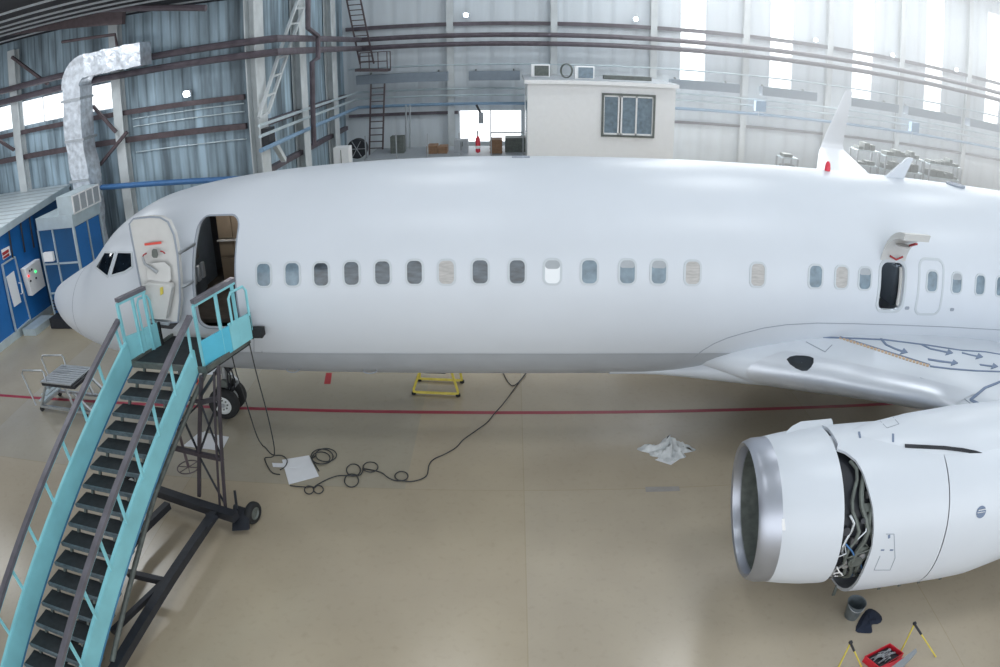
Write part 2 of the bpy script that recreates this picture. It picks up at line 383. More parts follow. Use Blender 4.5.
girt('wall_rail', [(6, WY-.12, 3.75), (40, WY-.12, 3.75)], .06, pipe_m, 'pale lower wall rail behind the far wing tip', group=gg, sq=True)
pg = 'heating pipes running round the hangar'
for z, lb in ((7.6, 'upper'), (7.2, 'lower')):
    girt('heating_pipe', [(-22, LY-.6, z), (RX+1.1, LY-.6, z), (RX+1.1, WY-.9, z), (34, WY-.9, z)], .11, pipe_m, lb+' of two thick brown pipes running around left and back walls', 'pipe', pg)
girt('heating_pipe', [at(240, 175, X=RX+.9), at(244, 173, X=RX+.9)], .02, pipe_m, 'short pipe stub', 'pipe') if 0 else None
m = MB(); m.tube([at(308, -5, X=RX+1.3), at(308, 28, X=RX+1.3), at(318, 36, X=RX+1.3), at(318, 58, X=RX+1.3), at(312, 62, X=RX+1.3), at(314, 145, X=RX+1.0)], .09, 8)
single('riser_pipe', m, pipe_m, 'brown vertical riser pipe with an offset bend crossing the thick pipes', 'pipe', at(314, 145, X=RX+1.0))
for z, lb, r in ((5.15, 'pale upper', .05), (4.85, 'pale lower', .05), (4.45, 'blue-grey lowest', .07)):
    girt('service_pipe', [(RX+.75, 6.6, z), (RX+.75, WY-.5, z), (36, WY-.5, z-.05)], r, sheet if r < .06 else paleblue, lb+' service pipe of three running along return wall and back wall', 'pipe', 'thin service pipes')
girt('service_pipe', [(RX+.3, WY-.3, 6.25), (36, WY-.3, 6.25)], .04, sheet, 'thin pale service pipe below the thick brown pipes on the back wall', 'pipe', 'thin service pipes')
girt('blue_pipe', [(-9.6, LY-.9, 3.72), (-3.2, LY-.9, 3.55)], .09, bluep, 'blue pipe crossing the blue wall above the jet nose', 'pipe')
for z in (4.6, 5.45, 5.7): girt('conduit', [(-8.0, LY-.05, z), (-3.95, LY-.05, z+.05)], .02, sheet, {4.6: 'lowest', 5.45: 'middle', 5.7: 'highest'}[z]+' thin conduit on the blue wall between two cream columns', 'conduit', 'wall conduits')
# diagonal braces of the left bay
for a, b, lb in (((98, 140), (120, 205), 'thin'), ):
    pass
for p, q, lb in (((93, 106), (116, 132), 'short brown diagonal brace right of the foil duct'), ((127, 132), (100, 165), 'dark tie rod descending from the cream column towards foil duct'), ((12, 57), (48, 84), 'brown diagonal brace high at far left'), ((0, 141), (14, 150), 'brown brace at far left under the bright window')):
    a, b = at(*p, Y=LY-.5), at(*q, Y=LY-.5); single('diagonal_brace', MB().bar(a, b, .1), brown, lb, 'brace', a, 'brown diagonal braces')
# roof beams and purlins of the left bay
t = thing('roof_beam', 'dark brown roof beam under the left bay roof', 'beam', (-12, 6.5, 8.5))
MB().bar(at(-10, 32, Y=5.6), at(124, 17, Y=5.6), .2, .42).build('beam', brown, t)
t = single('roof_pipe', MB().tube([at(-10, 15, Y=5.0), at(100, 9.5, Y=5.0), at(206, 8, Y=5.0)], .09, 8), pipe_m, 'straight grey brown pipe slung under the dark roof beam', 'pipe', at(-10, 15, Y=5.0))
pl = 'bright edged purlins'
for k, y in enumerate((0.1, 1.35, 2.45, 3.45, 4.5, 6.4)):
    m = MB().bar((RX-.3, y, lz(RX)-.06), (-22, y, lz(-22)-.06), .035, .05)
    single('roof_purlin', m, greyp, 'light metal purlin under the dark left roof, '+['nearest the viewer', 'second from the viewer', 'third from the viewer', 'fourth from the viewer', 'second from the wall', 'closest to the wall'][k], 'purlin', (RX-.3, y, lz(RX)-.06), pl)
t = single('sprinkler_pipe', MB().tube([at(62, 42, Y=6.5), at(115, 34.5, Y=6.5), at(117, 46, Y=6.5)], .05, 8), brown, 'thin brown bent pipe above the foil duct elbow', 'pipe', at(62, 42, Y=6.5))
# small bright wall floodlights
for i, (x, y, Y) in enumerate(((466, 15, WY-.4), (636, 19, WY-.4), (816, 40, WY-.4), (893, 55, WY-.4), (957, 70, WY-.4), (186, 94, LY-.3))):
    p = at(x, y, Y=Y)
    t = thing('floodlight', 'small glowing floodlight '+['above the brown crates', 'above the site office', 'beside the second bright strip', 'left of the fourth bright strip', 'right of the fourth bright strip', 'on the blue corrugated wall'][i], 'lamp', p, 'small glowing floodlights')
    MB().box(p+V((0, .1, 0)), (.26, .12, .2)).build('housing', greyp, t)
    MB().cyl(p+V((0, .06, 0)), p+V((0, -.02, 0)), .09, 16).build('lens', lampm, t)
    MB().bar(p+V((0, .1, 0)), p+V((0, .38 if Y > 15 else .28, .1)), .03).build('bracket', greyp, t)
# grey heater ducts under the strips
hg = 'long grey units on the back wall'
for i, (x0, x1, y0, y1) in enumerate(((357, 448, 74, 82), (469, 520, 79, 88), (761, 815, 87, 97), (849, 896, 104, 113), (906, 958, 109, 123), (967, 1010, 128, 140), (670, 738, 84, 92))):
    a, b = at(x0, y0, Y=WY-.9), at(x1, y1, Y=WY-.9); a.z = b.z = 5.6 if i > 1 else 5.75
    t = thing('air_curtain', 'long grey box unit high on the back wall, '+['below the ladder platform', 'left of the site office', 'under the second bright strip', 'right of the far wing tip', 'under the fourth bright strip', 'at the right picture edge', 'above the right end of site office'][i], 'wall unit', a, hg)
    MB().bar(a, b, .5, .42).build('casing', unitm, t)
    for k in (.12, .88):
        p = a.lerp(b, k); MB().bar(p, p+V((0, .85, .25)), .06).build('bracket', steelg, t)
for i, (x, y) in enumerate(((760, 106), (914, 127))):
    p = at(x, y, Y=WY-1.0); t = thing('wall_heater', 'square blue-grey box hanging on the back wall '+['left', 'right'][i]+' of the far wing tip', 'heater', p, 'square wall boxes')
    MB().box(p, (.5, .3, .5)).build('casing', paleblue, t); MB().bar(p-V((0, -.1, .25)), p-V((0, -.1, .55)), .04).build('pipe', greyp, t); MB().bar(p, p+V((0, .6, 0)), .05).build('bracket', greyp, t)
# ladder and landing at the corner
def ladder(name, p0, p1, w, label, n):
    t = thing(name, label, 'ladder', p0); d = V((w/2, 0, 0))
    for s in (-1, 1): MB().bar(V(p0)+d*s, V(p1)+d*s, .07).build('side_rail', brown, t)
    m = MB()
    for k in range(n): c = V(p0).lerp(V(p1), (k+.5)/n); m.bar(c-d, c+d, .045)
    each(m, 'rung', brown, t); return t
ladder('wall_ladder', at(376, 158, Y=WY-1.0), at(378, 78, Y=WY-1.0), .62, 'brown vertical ladder below the small landing', 12)
ladder('roof_ladder', at(367, 64, Y=WY-1.0), at(352, -8, Y=WY-1.4), .62, 'brown steep ladder climbing from the landing to the roof', 14)
t = thing('ladder_landing', 'small brown steel landing with guard rail between the two ladders', 'landing', at(372, 70, Y=WY-1.0))
a, b = at(357, 70, Y=WY-1.2), at(389, 70, Y=WY-1.2)
MB().bar(a, b, .9, .12).build('deck', brown, t); m = MB()
for z in (.42, .85): m.bar(b+V((-1.2, -.42, z)), b+V((0, -.42, z)), .04)
for k in range(4): m.bar(b+V((-.4*k, -.42, 0)), b+V((-.4*k, -.42, .85)), .04)
m.bar(b+V((0, -.42, .85)), b+V((0, .42, .85)), .04); m.bar(b+V((0, .42, .85)), b+V((0, .42, 0)), .04)
each(m, 'guard_rail', brown, t)

# mezzanine behind the jet with its stores
t = thing('mezzanine', 'white mezzanine deck behind the fuselage carrying crates and a fire extinguisher', 'mezzanine', (0, 17, 0))
MB().span((RX+1.6, 16.2, 2.35), (4.55, WY-.6, 2.5)).build('deck', greyp, t)
for x in (-2, 1, 4.3): MB().bar((x, 16.4, 0), (x, 16.4, 2.35), .15).build('support_post', colm, t)
m = MB()
for x in np.arange(-2, 4.6, 1.3): m.bar((x, 16.25, 2.5), (x, 16.25, 3.5), .045)
each(m, 'guard_post', greyp, t)
MB().bar((3.2, 16.25, 3.5), (4.5, 16.25, 3.5), .05).build('handrail', greyp, t)
def boxthing(name, x0, x1, y0, y1, Y, dep, m, label, cat, extra=None, group=None, z0=2.5):
    a, b = at(x0, y0, Y=Y), at(x1, y1, Y=Y)
    t = thing(name, label, cat, (a.x, Y, z0), group); MB().span((a.x, Y, z0), (b.x, Y+dep, a.z)).build('body', m, t)
    if extra: extra(t, V((a.x, Y, z0)), V((b.x, Y+dep, a.z)))
    return t
def slats(t, a, b):
    for k in range(4):
        z = a.z+(b.z-a.z)*(k+.5)/4; MB().span((a.x-.02, a.y-.03, z-.03), (b.x+.02, a.y, z+.03)).build('slat', wood, t)
def doorlines(t, a, b):
    MB().span(((a.x+b.x)/2-.01, a.y-.02, a.z+.1), ((a.x+b.x)/2+.01, a.y, b.z-.1)).build('door_gap', steelg, t)
    MB().span(((a.x+b.x)/2+.05, a.y-.05, (a.z+b.z)/2), ((a.x+b.x)/2+.08, a.y, (a.z+b.z)/2+.2)).build('handle', steelg, t)
boxthing('wooden_crate', 427, 437, 146, 155, 17.2, .8, wood, 'brown wooden crate on the mezzanine, taller left one of the pair', 'crate', slats, 'brown crates on the mezzanine')
boxthing('wooden_crate', 438, 447, 147, 155, 17.2, .8, wood, 'brown wooden crate on the mezzanine, right one of the pair', 'crate', slats, 'brown crates on the mezzanine')
boxthing('metal_cabinet', 390, 404, 137, 157, 17.6, .6, steelg, 'dark grey two door cabinet right of the ladder foot', 'cabinet', doorlines)
boxthing('white_cabinet', 333, 349, 148, 162, 14.0, .6, wbox, 'white cabinet at foot of the return wall', 'cabinet', doorlines, None, 0.0)
boxthing('pallet_stack', 490, 502, 140, 156, 17.0, .9, wood, 'stack of pale wooden boards behind the mezzanine rail', 'boards', slats)
boxthing('equipment_crate', 505, 529, 138, 156, 17.4, .9, steelg, 'blue-grey equipment box beside the site office', 'box', doorlines)
boxthing('work_bench', 454, 468, 140, 156, 17.4, .5, greyp, 'pale grey work bench under the low bright window', 'bench', doorlines)
p = at(478, 153, Y=16.9); p.z = 2.55
t = thing('fire_extinguisher', 'red fire extinguisher on a stand in front of the low bright window', 'fire extinguisher', p)
MB().tube([p, p+V((0, 0, .05)), p+V((0, 0, .6)), p+V((0, 0, .7)), p+V((0, 0, .74))], [.02, .1, .1, .05, .03], 14).build('cylinder', beac, t)
MB().cyl(p+V((0, 0, .74)), p+V((0, 0, .95)), .035).build('valve', greyp, t); MB().span(p+V((-.1, -.12, .2)), p+V((.1, -.1, .32))).build('label_band', wbox, t)
p = at(358, 153, Y=16.5); p.z = 2.95
t = thing('drum_fan', 'round dark drum fan at the ladder foot', 'fan', (p.x, p.y, 2.5)); m = MB(); m.cyl(p+V((0, -.2, 0)), p+V((0, .2, 0)), .42, 24); m.build('drum', black, t)
m = MB(); m.bar(p+V((-.35, 0, -.1)), (p.x-.35, p.y, 2.5), .06); m.bar(p+V((.35, 0, -.1)), (p.x+.35, p.y, 2.5), .06); each(m, 'stand_leg', black, t)
m = MB()
for k in range(6):
    a = k*PI/3; m.bar(p+V((0, -.22, 0)), p+V((.38*math.cos(a), -.22, .38*math.sin(a))), .05, .02)
each(m, 'grille_bar', greyp, t)
# hanging cables by the column over the crates
t = thing('hanging_hook_block', 'pale hook block hanging from a pipe in front of the low bright window', 'hook', at(481, 110, Y=WY-1)); p = at(481, 118, Y=WY-1)
MB().tube([p+V((-.2, 0, .6)), p+V((0, 0, .2)), p], .05).build('strap', black, t); MB().box(p, (.22, .15, .5)).build('block', greyp, t)
# cable chain
m = MB().tube([at(406, 105, Y=WY-1.2), at(406, 150, Y=WY-1.2)], .04); m.tube([at(410, 105, Y=WY-1.2), at(410, 150, Y=WY-1.2)], .03)
single('hanging_cable', m, greyp, 'pair of pale cables hanging above the dark grey cabinet', 'cable', at(406, 105, Y=WY-1.2))

# site office
OX0, OX1, OY, OZ = 4.62, 10.2, 14.0, 5.72
t = thing('site_office', 'white flat-roofed site office cabin with a three-pane window, behind the fuselage', 'cabin', (OX0, OY, 0))
wa, wb = at(604, 95, Y=OY), at(652, 136, Y=OY)
m = MB(); wall_y(m, OX0, OX1, OY, 0, OZ, [(wa.x, wb.x, wb.z, wa.z)], .12)
m.span((OX0+.002, OY+.115, 0), (OX0+.1, OY+5, OZ)); m.span((OX1-.1, OY+.115, 0), (OX1-.002, OY+5, OZ)); m.span((OX0+.003, OY+4.9, 0), (OX1-.003, OY+4.99, OZ)); m.build('walls', wbox, t)
MB().span((OX0-.12, OY-.12, OZ), (OX1+.1, OY+5.05, OZ+.07)).build('roof', greyp, t)
MB().span((OX0-.12, OY-.14, OZ-.08), (OX1+.1, OY-.12, OZ+.06)).build('roof_edge', wbox, t)
f = MB().span((wa.x-.08, OY-.06, wa.z), (wb.x+.08, OY+.04, wa.z+.08)).span((wa.x-.08, OY-.06, wb.z-.08), (wb.x+.08, OY+.04, wb.z)).span((wa.x-.08, OY-.06, wb.z), (wa.x, OY+.04, wa.z)).span((wb.x, OY-.06, wb.z), (wb.x+.08, OY+.04, wa.z)).build('window_surround', steelg, t)
m = MB(); W = wb.x-wa.x
for fx in (0, .3, .36, .66, 1): m.span((wa.x+W*fx-.03, OY-.03, wb.z), (wa.x+W*fx+.03, OY+.03, wa.z))
m.span((wa.x, OY-.03, wb.z), (wb.x, OY+.03, wb.z+.06)); m.span((wa.x, OY-.03, wa.z-.06), (wb.x, OY+.03, wa.z)); m.build('window_frame', wbox, f)
for u0, u1 in ((0, .31), (.35, .67), (.65, 1)): MB().span((wa.x+W*u0, OY+.03, wb.z), (wa.x+W*u1, OY+.05, wa.z)).build('pane', glass_b, f)
MB().span((OX0-.03, OY+.8, 3.7), (OX0, OY+1.7, 4.9)).build('side_window', glass_b, t)
for i, (x, y, Y, lb) in enumerate(((541, 75, OY+2.4, 'dark fronted air conditioner on the rear of the office roof'), (585, 80, OY+.9, 'teal fronted air conditioner at the front of the office roof'))):
    p = at(x, y, Y=Y); p.z = OZ+.07; t = thing('air_conditioner', lb, 'air conditioner', p, 'air conditioners on the office roof')
    bevel(MB().span(p+V((-.4, 0, 0)), p+V((.36, .35, .52))).build('casing', wbox, t), .02); MB().span(p+V((-.26, -.02, .05)), p+V((.31, 0, .47))).build('grille', [steelg, glass_b][i], t)
p = at(566, 72, Y=OY+1.6); p.z = OZ+.07; t = thing('pipe_coil', 'coil of cable leaning behind the teal air conditioner', 'coil', p)
m = MB()
for k in range(3): m.tube([p+V((.22*math.cos(a)+.02*k, .05*k, .3+.28*math.sin(a))) for a in np.linspace(0, 2*PI, 20)[:-1]], .025, 6, closed=True)
m.build('loops', steelg, t)
p = at(612, 78, Y=OY+1.6); p.z = OZ+.07
single('roof_board', MB().span(p+V((-.3, 0, 0)), p+V((1.6, .5, .16))), steelg, 'long grey box lying on the office roof right of the air conditioners', 'box', p)
# pale stores beyond the far wing
for i, (x0, x1, y0, y1) in enumerate(((858, 880, 150, 170), (886, 925, 156, 176), (930, 962, 164, 180), (783, 798, 158, 168))):
    a, b = at(x0, y0, Y=18), at(x1, y0, Y=18)
    t = thing('storage_rack', ['pale grey rack of parts right of the far wing tip', 'middle pale grey rack of parts beyond the wing', 'pale grey rack of parts nearest the right edge', 'small blue-grey rack left of the far wing tip'][i], 'rack', (a.x, 18, 0), 'storage racks beyond the jet')
    m = MB()
    for x in (a.x, b.x):
        for y in (18, 18.8): m.bar((x, y, 0), (x, y, a.z), .08)
    each(m, 'upright', greyp, t); m = MB()
    for z in np.linspace(.4, a.z, 5): m.span((a.x, 18, z-.03), (b.x, 18.8, z+.03))
    each(m, 'shelf', sheet, t); m = MB()
    for z in np.linspace(.4, a.z, 5):
        x = a.x+.1
        while x < b.x-.3: w = random.uniform(.2, .5); m.span((x, 18.1, z+.03), (x+w, 18.7, z+.03+random.uniform(.1, .4))); x += w+.08
    o = m.build('stored_parts', steelg, t); o['kind'] = 'stuff'

# spray booth at far left
t = thing('spray_booth', 'large blue spray booth with ribbed pale roof and narrow door, at far left', 'spray booth', (-11.1, 4, 0))
BX = -11.1
MB().prism([(BX, 2.0, .25), (BX, 5.75, .25), (BX, 5.75, 3.5), (BX, 2.0, 3.18)], (-7.9, 0, 0)).build('body', blue, t)
MB().span((-19.1, 1.95, 0), (BX+.03, 5.8, .25)).build('plinth', sheet, t)
MB().prism([(BX+.12, 1.9, 3.19), (BX+.12, 8.0, 3.74), (-19, 8.0, 3.74), (-19, 1.9, 3.19)], (0, 0, .1)).build('roof', roof_rib, t)
MB().prism([(BX+.1, 1.9, 3.06), (BX+.1, 7.9, 3.60), (BX+.1, 7.9, 3.82), (BX+.1, 1.9, 3.28)], (.05, 0, 0)).build('roof_edge', sheet, t)
MB().span((-19, 5.76, 0), (BX-.1, 7.9, 3.5)).build('rear_body', blued, t)
def onx(x, y, d=0): return at(x, y, X=BX+.03+d)
q = [onx(1, 265), onx(13.5, 257), onx(29, 319), onx(15, 331)]
d = MB().prism(q, (.04, 0, 0)).build('door', blue, t)
m = MB()
for i in range(4): m.bar(q[i]+V((.05, 0, 0)), q[(i+1) % 4]+V((.05, 0, 0)), .07, .04)
m.build('door_frame', sheet, d)
MB().prism([onx(6, 277, .05), onx(13.5, 271, .05), onx(21, 302, .05), onx(14, 307, .05)], (.02, 0, 0)).build('door_pane', glass_w, d)
MB().tube([onx(18.5, 283, .06), onx(21, 283, .14), onx(22.5, 293, .14), onx(21, 294, .06)], .02).build('handle', wbox, d)
q = [onx(20, 269), onx(35, 259), onx(41, 286), onx(28, 296)]
bevel(MB().prism(q, (.22, 0, 0)).build('control_cabinet', wbox, t), .015)
ccab = [o for o in t.children if o.name.startswith('control_cabinet')][0]
for x, y, mm in ((28.5, 276, ledr), (35.5, 271.5, ledg), (29.5, 271, black), (31.5, 269.5, black), (30.5, 281, black), (36, 278, black)):
    p = at(x, y, X=BX+.26); MB().cyl(p, p+V((.02, 0, 0)), .035, 10).build('indicator' if mm in (ledr, ledg) else 'knob', mm, ccab)
q = [onx(1, 250), onx(9, 246), onx(10.5, 255), onx(3, 260)]
sg = MB().prism(q, (.02, 0, 0)).build('sign', wbox, t)
MB().prism([onx(2, 253, .02), onx(8.3, 249, .02), onx(8.8, 252, .02), onx(2.7, 256, .02)], (.01, 0, 0)).build('red_panel', dred, sg)
MB().prism([onx(3, 257, .02), onx(9, 253, .02), onx(9.4, 255.5, .02), onx(3.4, 259.3, .02)], (.01, 0, 0)).build('red_panel', dred, sg)
for x in (8, 20, 29):
    MB().tube([onx(x, 229-(x*.55), .03), onx(x+1.5, 240-(x*.5), .1), onx(x+5, 262-(x*.5), .06)], .03).build('cable_run', black, t)
MB().span((BX+.14, 3.9, 0), (BX+.7, 5.0, .22)).build('step', sheet, t)
# control unit beside it
t = thing('booth_air_unit', 'dark blue air handling unit with grey frame beside the spray booth', 'air handling unit', (-9.5, 5.0, 0))
AX0, AX1, AY0, AY1, AZ = -10.2, -8.72, 4.9, 6.4, 3.05
MB().span((AX0, AY0, .12), (AX1, AY1, AZ)).build('casing', blued, t)
m = MB()
for x in (AX0, AX0+.62, AX1): m.bar((x, AY0-.02, .1), (x, AY0-.02, AZ), .05)
for z in (.12, 1.0, 1.95, AZ): m.bar((AX0, AY0-.02, z), (AX1, AY0-.02, z), .05)
for y in (AY0, (AY0+AY1)/2, AY1): m.bar((AX1+.02, y, .1), (AX1+.02, y, AZ), .05)
for z in (.12, 1.5, AZ): m.bar((AX1+.02, AY0, z), (AX1+.02, AY1, z), .05)
each(m, 'frame_bar', sheet, t)
for y in (AY0+.06, (AY0+AY1)/2+.03): MB().span((AX1, y, 1.55), (AX1+.03, y+.63, AZ-.05)).build('side_panel', blue, t)
MB().span((AX0, AY0-.05, AZ), (AX1+.06, AY1, AZ+.36)).build('hood', sheet, t)
p = at(50, 256, Y=AY0-.03); MB().span(p+V((-.2, -.12, -.14)), p+V((.2, 0, .14))).build('junction_box', wbox, t)
m = MB()
for k in range(4): m.tube([(AX1-.2-.1*k, AY0-.1, .9), (AX1-.3-.1*k, AY0-.25, .5-.04*k), (AX1-.7, AY0-.15, .42), (AX0+.1, AY0-.1, .8-.1*k)], .025, 6)
each(m, 'hose', black, t)
MB().span((AX0+.1, AY0-.5, .02), (AX1-.1, AY0-.04, .35)).build('pump_tray', black, t)
t = thing('louvre_box', 'white louvred air intake box on top of the blue air unit', 'air intake', (-8.9, 5.6, AZ+.362))
la, lb_ = at(70, 208, Y=6.3), at(92, 196, Y=7.7)
LX = -8.6; Y0 = 4.86; MB().span((LX-.6, Y0, AZ+.362), (LX, 6.4, AZ+.93)).build('casing', sheet, t)
for k in range(4): MB().span((LX, Y0+.04+.38*k, AZ+.42), (LX+.03, Y0+.36+.38*k, AZ+.87)).build('louvre', greyp, t)
m = MB()
for k in range(5): m.bar((LX+.03, Y0+.02+.375*k, AZ+.38), (LX+.03, Y0+.02+.375*k, AZ+.9), .04)
for z in (AZ+.38, AZ+.9): m.bar((LX+.03, Y0, z), (LX+.03, 6.4, z), .04)
m.build('trim', wbox, t)
# foil duct
t = thing('foil_duct', 'silver foil wrapped square duct rising from the booth and bending right to the wall', 'duct', (-9.4, 7.1, 0))
DY = 6.9; cx = -9.42; zc = 7.72; hw = .36; ER = .62
def sq(c, u, v, r): return [c+u*r+v*r, c-u*r+v*r, c-u*r-v*r, c+u*r-v*r]
xb = at(101, 235, Y=DY).x
rings_v = []
for k in range(15):
    f_ = k/14; z = .0+(zc-ER)*f_; w = hw*(1+.03*math.sin(k*2.4)+(.05 if k % 3 == 0 else 0))
    rings_v.append(sq(V((cx+.05*math.sin(k), DY+.0, z)), V((1, 0, 0)), V((0, 1, 0)), w))
MB().rings(rings_v, smooth=False).build('riser', foil, t)
rings_e = []
ex = cx+ER
for k in range(9):
    a = k/8*PI/2; c = V((ex-ER*math.cos(a), DY, zc-ER+ER*math.sin(a))); rings_e.append(sq(c, V((math.cos(a), 0, -math.sin(a))), V((0, 1, 0)), hw*1.02))
MB().rings(rings_e, smooth=False).build('elbow', foil, t)
rings_h = []
for k in range(9):
    c = V((ex+2.15*k/8, DY, zc)); rings_h.append(sq(c, V((0, 0, 1)), V((0, 1, 0)), hw*(1.05 if k % 3 == 0 else .98)))
MB().rings(rings_h, smooth=False).build('horizontal_run', foil, t)
m = MB()
for z in (zc-1.0, zc-2.3, zc-3.6): m.span((cx-hw-.05, DY-hw-.05, z-.04), (cx+hw+.05, DY+hw+.05, z+.04))
each(m, 'tape_band', alu, t)

# ================================================================== AIRLINER
NX, ZC, HW, HB = -5.865, 3.152, 1.88, 1.921
SEC = [(.1, 2.70, 2.60, .03), (.16, 2.86, 2.42, .2), (.3, 2.98, 2.28, .36), (.55, 3.10, 2.10, .58), (.9, 3.25, 1.94, .82), (1.3, 3.42, 1.80, 1.04), (1.65, 3.60, 1.69, 1.20),
       (1.95, 3.86, 1.61, 1.34), (2.3, 4.16, 1.54, 1.46), (2.8, 4.43, 1.47, 1.60), (3.4, 4.65, 1.40, 1.71), (4.2, 4.80, 1.33, 1.80), (5.2, 4.91, 1.28, 1.85), (6.4, 4.99, 1.25, 1.875), (8, 5.05, 1.236, 1.88), (9.5, 5.073, ZC-HB, 1.88),
       (24, 5.073, ZC-HB, 1.88), (27, 5.06, 1.45, 1.85), (30, 5.0, 2.1, 1.6), (33, 4.9, 2.9, 1.15), (36, 4.8, 3.7, .6), (38, 4.6, 4.2, .15)]
SA = np.array(SEC)
def sect(s):
    # smooth interpolation (Catmull-Rom on the table)
    i = int(np.clip(np.searchsorted(SA[:, 0], s)-1, 0, len(SA)-2)); x0, x1 = SA[i, 0], SA[i+1, 0]; tt = (s-x0)/(x1-x0); out = []
    for c in (1, 2, 3):
        def sl(k):
            if k <= 0: return (SA[1, c]-SA[0, c])/(SA[1, 0]-SA[0, 0])*1.5
            if k >= len(SA)-1: return (SA[-1, c]-SA[-2, c])/(SA[-1, 0]-SA[-2, 0])
            a = (SA[k, c]-SA[k-1, c])/(SA[k, 0]-SA[k-1, 0]); b = (SA[k+1, c]-SA[k, c])/(SA[k+1, 0]-SA[k, 0]); return 0 if a*b <= 0 else 2*a*b/(a+b)
        h = x1-x0; a, b = SA[i, c], SA[i+1, c]; m0, m1 = sl(i)*h, sl(i+1)*h
        out.append((2*tt**3-3*tt**2+1)*a+(tt**3-2*tt**2+tt)*m0+(-2*tt**3+3*tt**2)*b+(tt**3-tt**2)*m1)
    return out
def ring(s, n=96, grow=0.):
    tp, bt, hw_ = sect(s); zc = (tp+bt)/2-.0*(tp-bt); r = []
    for j in range(n):
        a = 2*PI*j/n; r.append(V((NX+s, (hw_+grow)*math.cos(a), zc+((tp-bt)/2+grow)*math.sin(a))))
    return r
ss = list(np.concatenate([[.1, .11, .13, .16, .2], np.arange(.25, 3, .1), np.arange(3, 10, .2), np.arange(10, 24, .4), np.arange(24, 38.01, .6)]))
jet = thing('airliner', 'white twin-engine airliner with front door open, filling the hangar', 'airplane', (NX+4.0, 0, 0))
fm = MB(); fm.rings([ring(s) for s in ss])
fus = fm.build('fuselage', white, jet, 'white fuselage skin with a row of windows')
fbv = bvh_of(fus)
def skin_y(x, z):
    """port side skin: y at x,z"""
    tp, bt, hw_ = sect(x-NX); zc = (tp+bt)/2; k = 1-((z-zc)/((tp-bt)/2))**2; return -hw_*math.sqrt(max(0, k))
fus.data.materials.clear(); fus.data.materials.append(white); fus.data.materials.append(cabin_dark)
sm = fus.modifiers.new('shell', 'SOLIDIFY'); sm.thickness = .07; sm.offset = -1; sm.material_offset = 1; sm.material_offset_rim = 0
# front door and overwing exit openings
DX0, DX1, DZ0, DZ1 = -1.2, -.42, 2.72, 4.47
ed = [hit(fbv, *p)[0] for p in ((876, 308), (900, 312), (881, 262), (904, 263))]
EX0, EX1 = (ed[0].x+ed[2].x)/2+.02, (ed[1].x+ed[3].x)/2; EZ0, EZ1 = (ed[0].z+ed[1].z)/2, (ed[2].z+ed[3].z)/2
cuts = MB(); cutters = []
for x0, x1, z0, z1, r in ((DX0, DX1, DZ0, DZ1, .17), (EX0, EX1, EZ0, EZ1, .14)):
    c = MB().prism([V(((x0+x1)/2+a, -2.6, (z0+z1)/2+b)) for a, b in rrect(x1-x0, z1-z0, r)], (0, 1.9, 0)).build('cutter', white)
    b_ = fus.modifiers.new('cut', 'BOOLEAN'); b_.operation = 'DIFFERENCE'; b_.object = c; b_.solver = 'EXACT'; cutters.append(c)
applied(fus)
for c in cutters: bpy.data.objects.remove(c)
fus.data.set_sharp_from_angle(angle=math.radians(35))

def on_skin(x, z, off=0.):
    """point on the port skin at x,z pushed outward by off, plus normal"""
    y = skin_y(x, z); e = .01
    tx = V((2*e, skin_y(x+e, z)-skin_y(x-e, z), 0)); tz = V((0, skin_y(x, z+e)-skin_y(x, z-e), 2*e)); n = tx.cross(tz).normalized()
    if n.y > 0: n = -n
    return V((x, y, z))+n*off, n
def skin_plate(mb, cx, cz, w, h, r, off0, off1, n=5, inner=None):
    """rounded plate (or ring when inner is given) following the skin"""
    o = rrect(w, h, r, n, 7); k = len(o)
    if inner is None:
        rows = 9
        top = [on_skin(cx+a, cz+b, off1)[0] for a, b in o]; bot = [on_skin(cx+a, cz+b, off0)[0] for a, b in o]
        mid = [on_skin(cx+a*.5, cz+b*.5, off1)[0] for a, b in o]; c = on_skin(cx, cz, off1)[0]
        mb.add(top+bot+mid+[c], [(i, (i+1) % k, 2*k+(i+1) % k, 2*k+i) for i in range(k)]+[(2*k+i, 2*k+(i+1) % k, 3*k) for i in range(k)]+[(i, k+i, k+(i+1) % k, (i+1) % k) for i in range(k)], True)
    else:
        q = rrect(w-2*inner, h-2*inner, max(.01, r-inner), n, 7)
        A = [on_skin(cx+a, cz+b, off0)[0] for a, b in o]; B = [on_skin(cx+a*.985, cz+b*.985, off1)[0] for a, b in o]
        C = [on_skin(cx+a, cz+b, off1)[0] for a, b in q]; D = [on_skin(cx+a, cz+b, off0)[0] for a, b in q]
        mb.add(A+B+C+D, [(i+u*k, (i+1) % k+u*k, (i+1) % k+(u+1)*k, i+(u+1)*k) for u in range(3) for i in range(k)], False)
    return mb
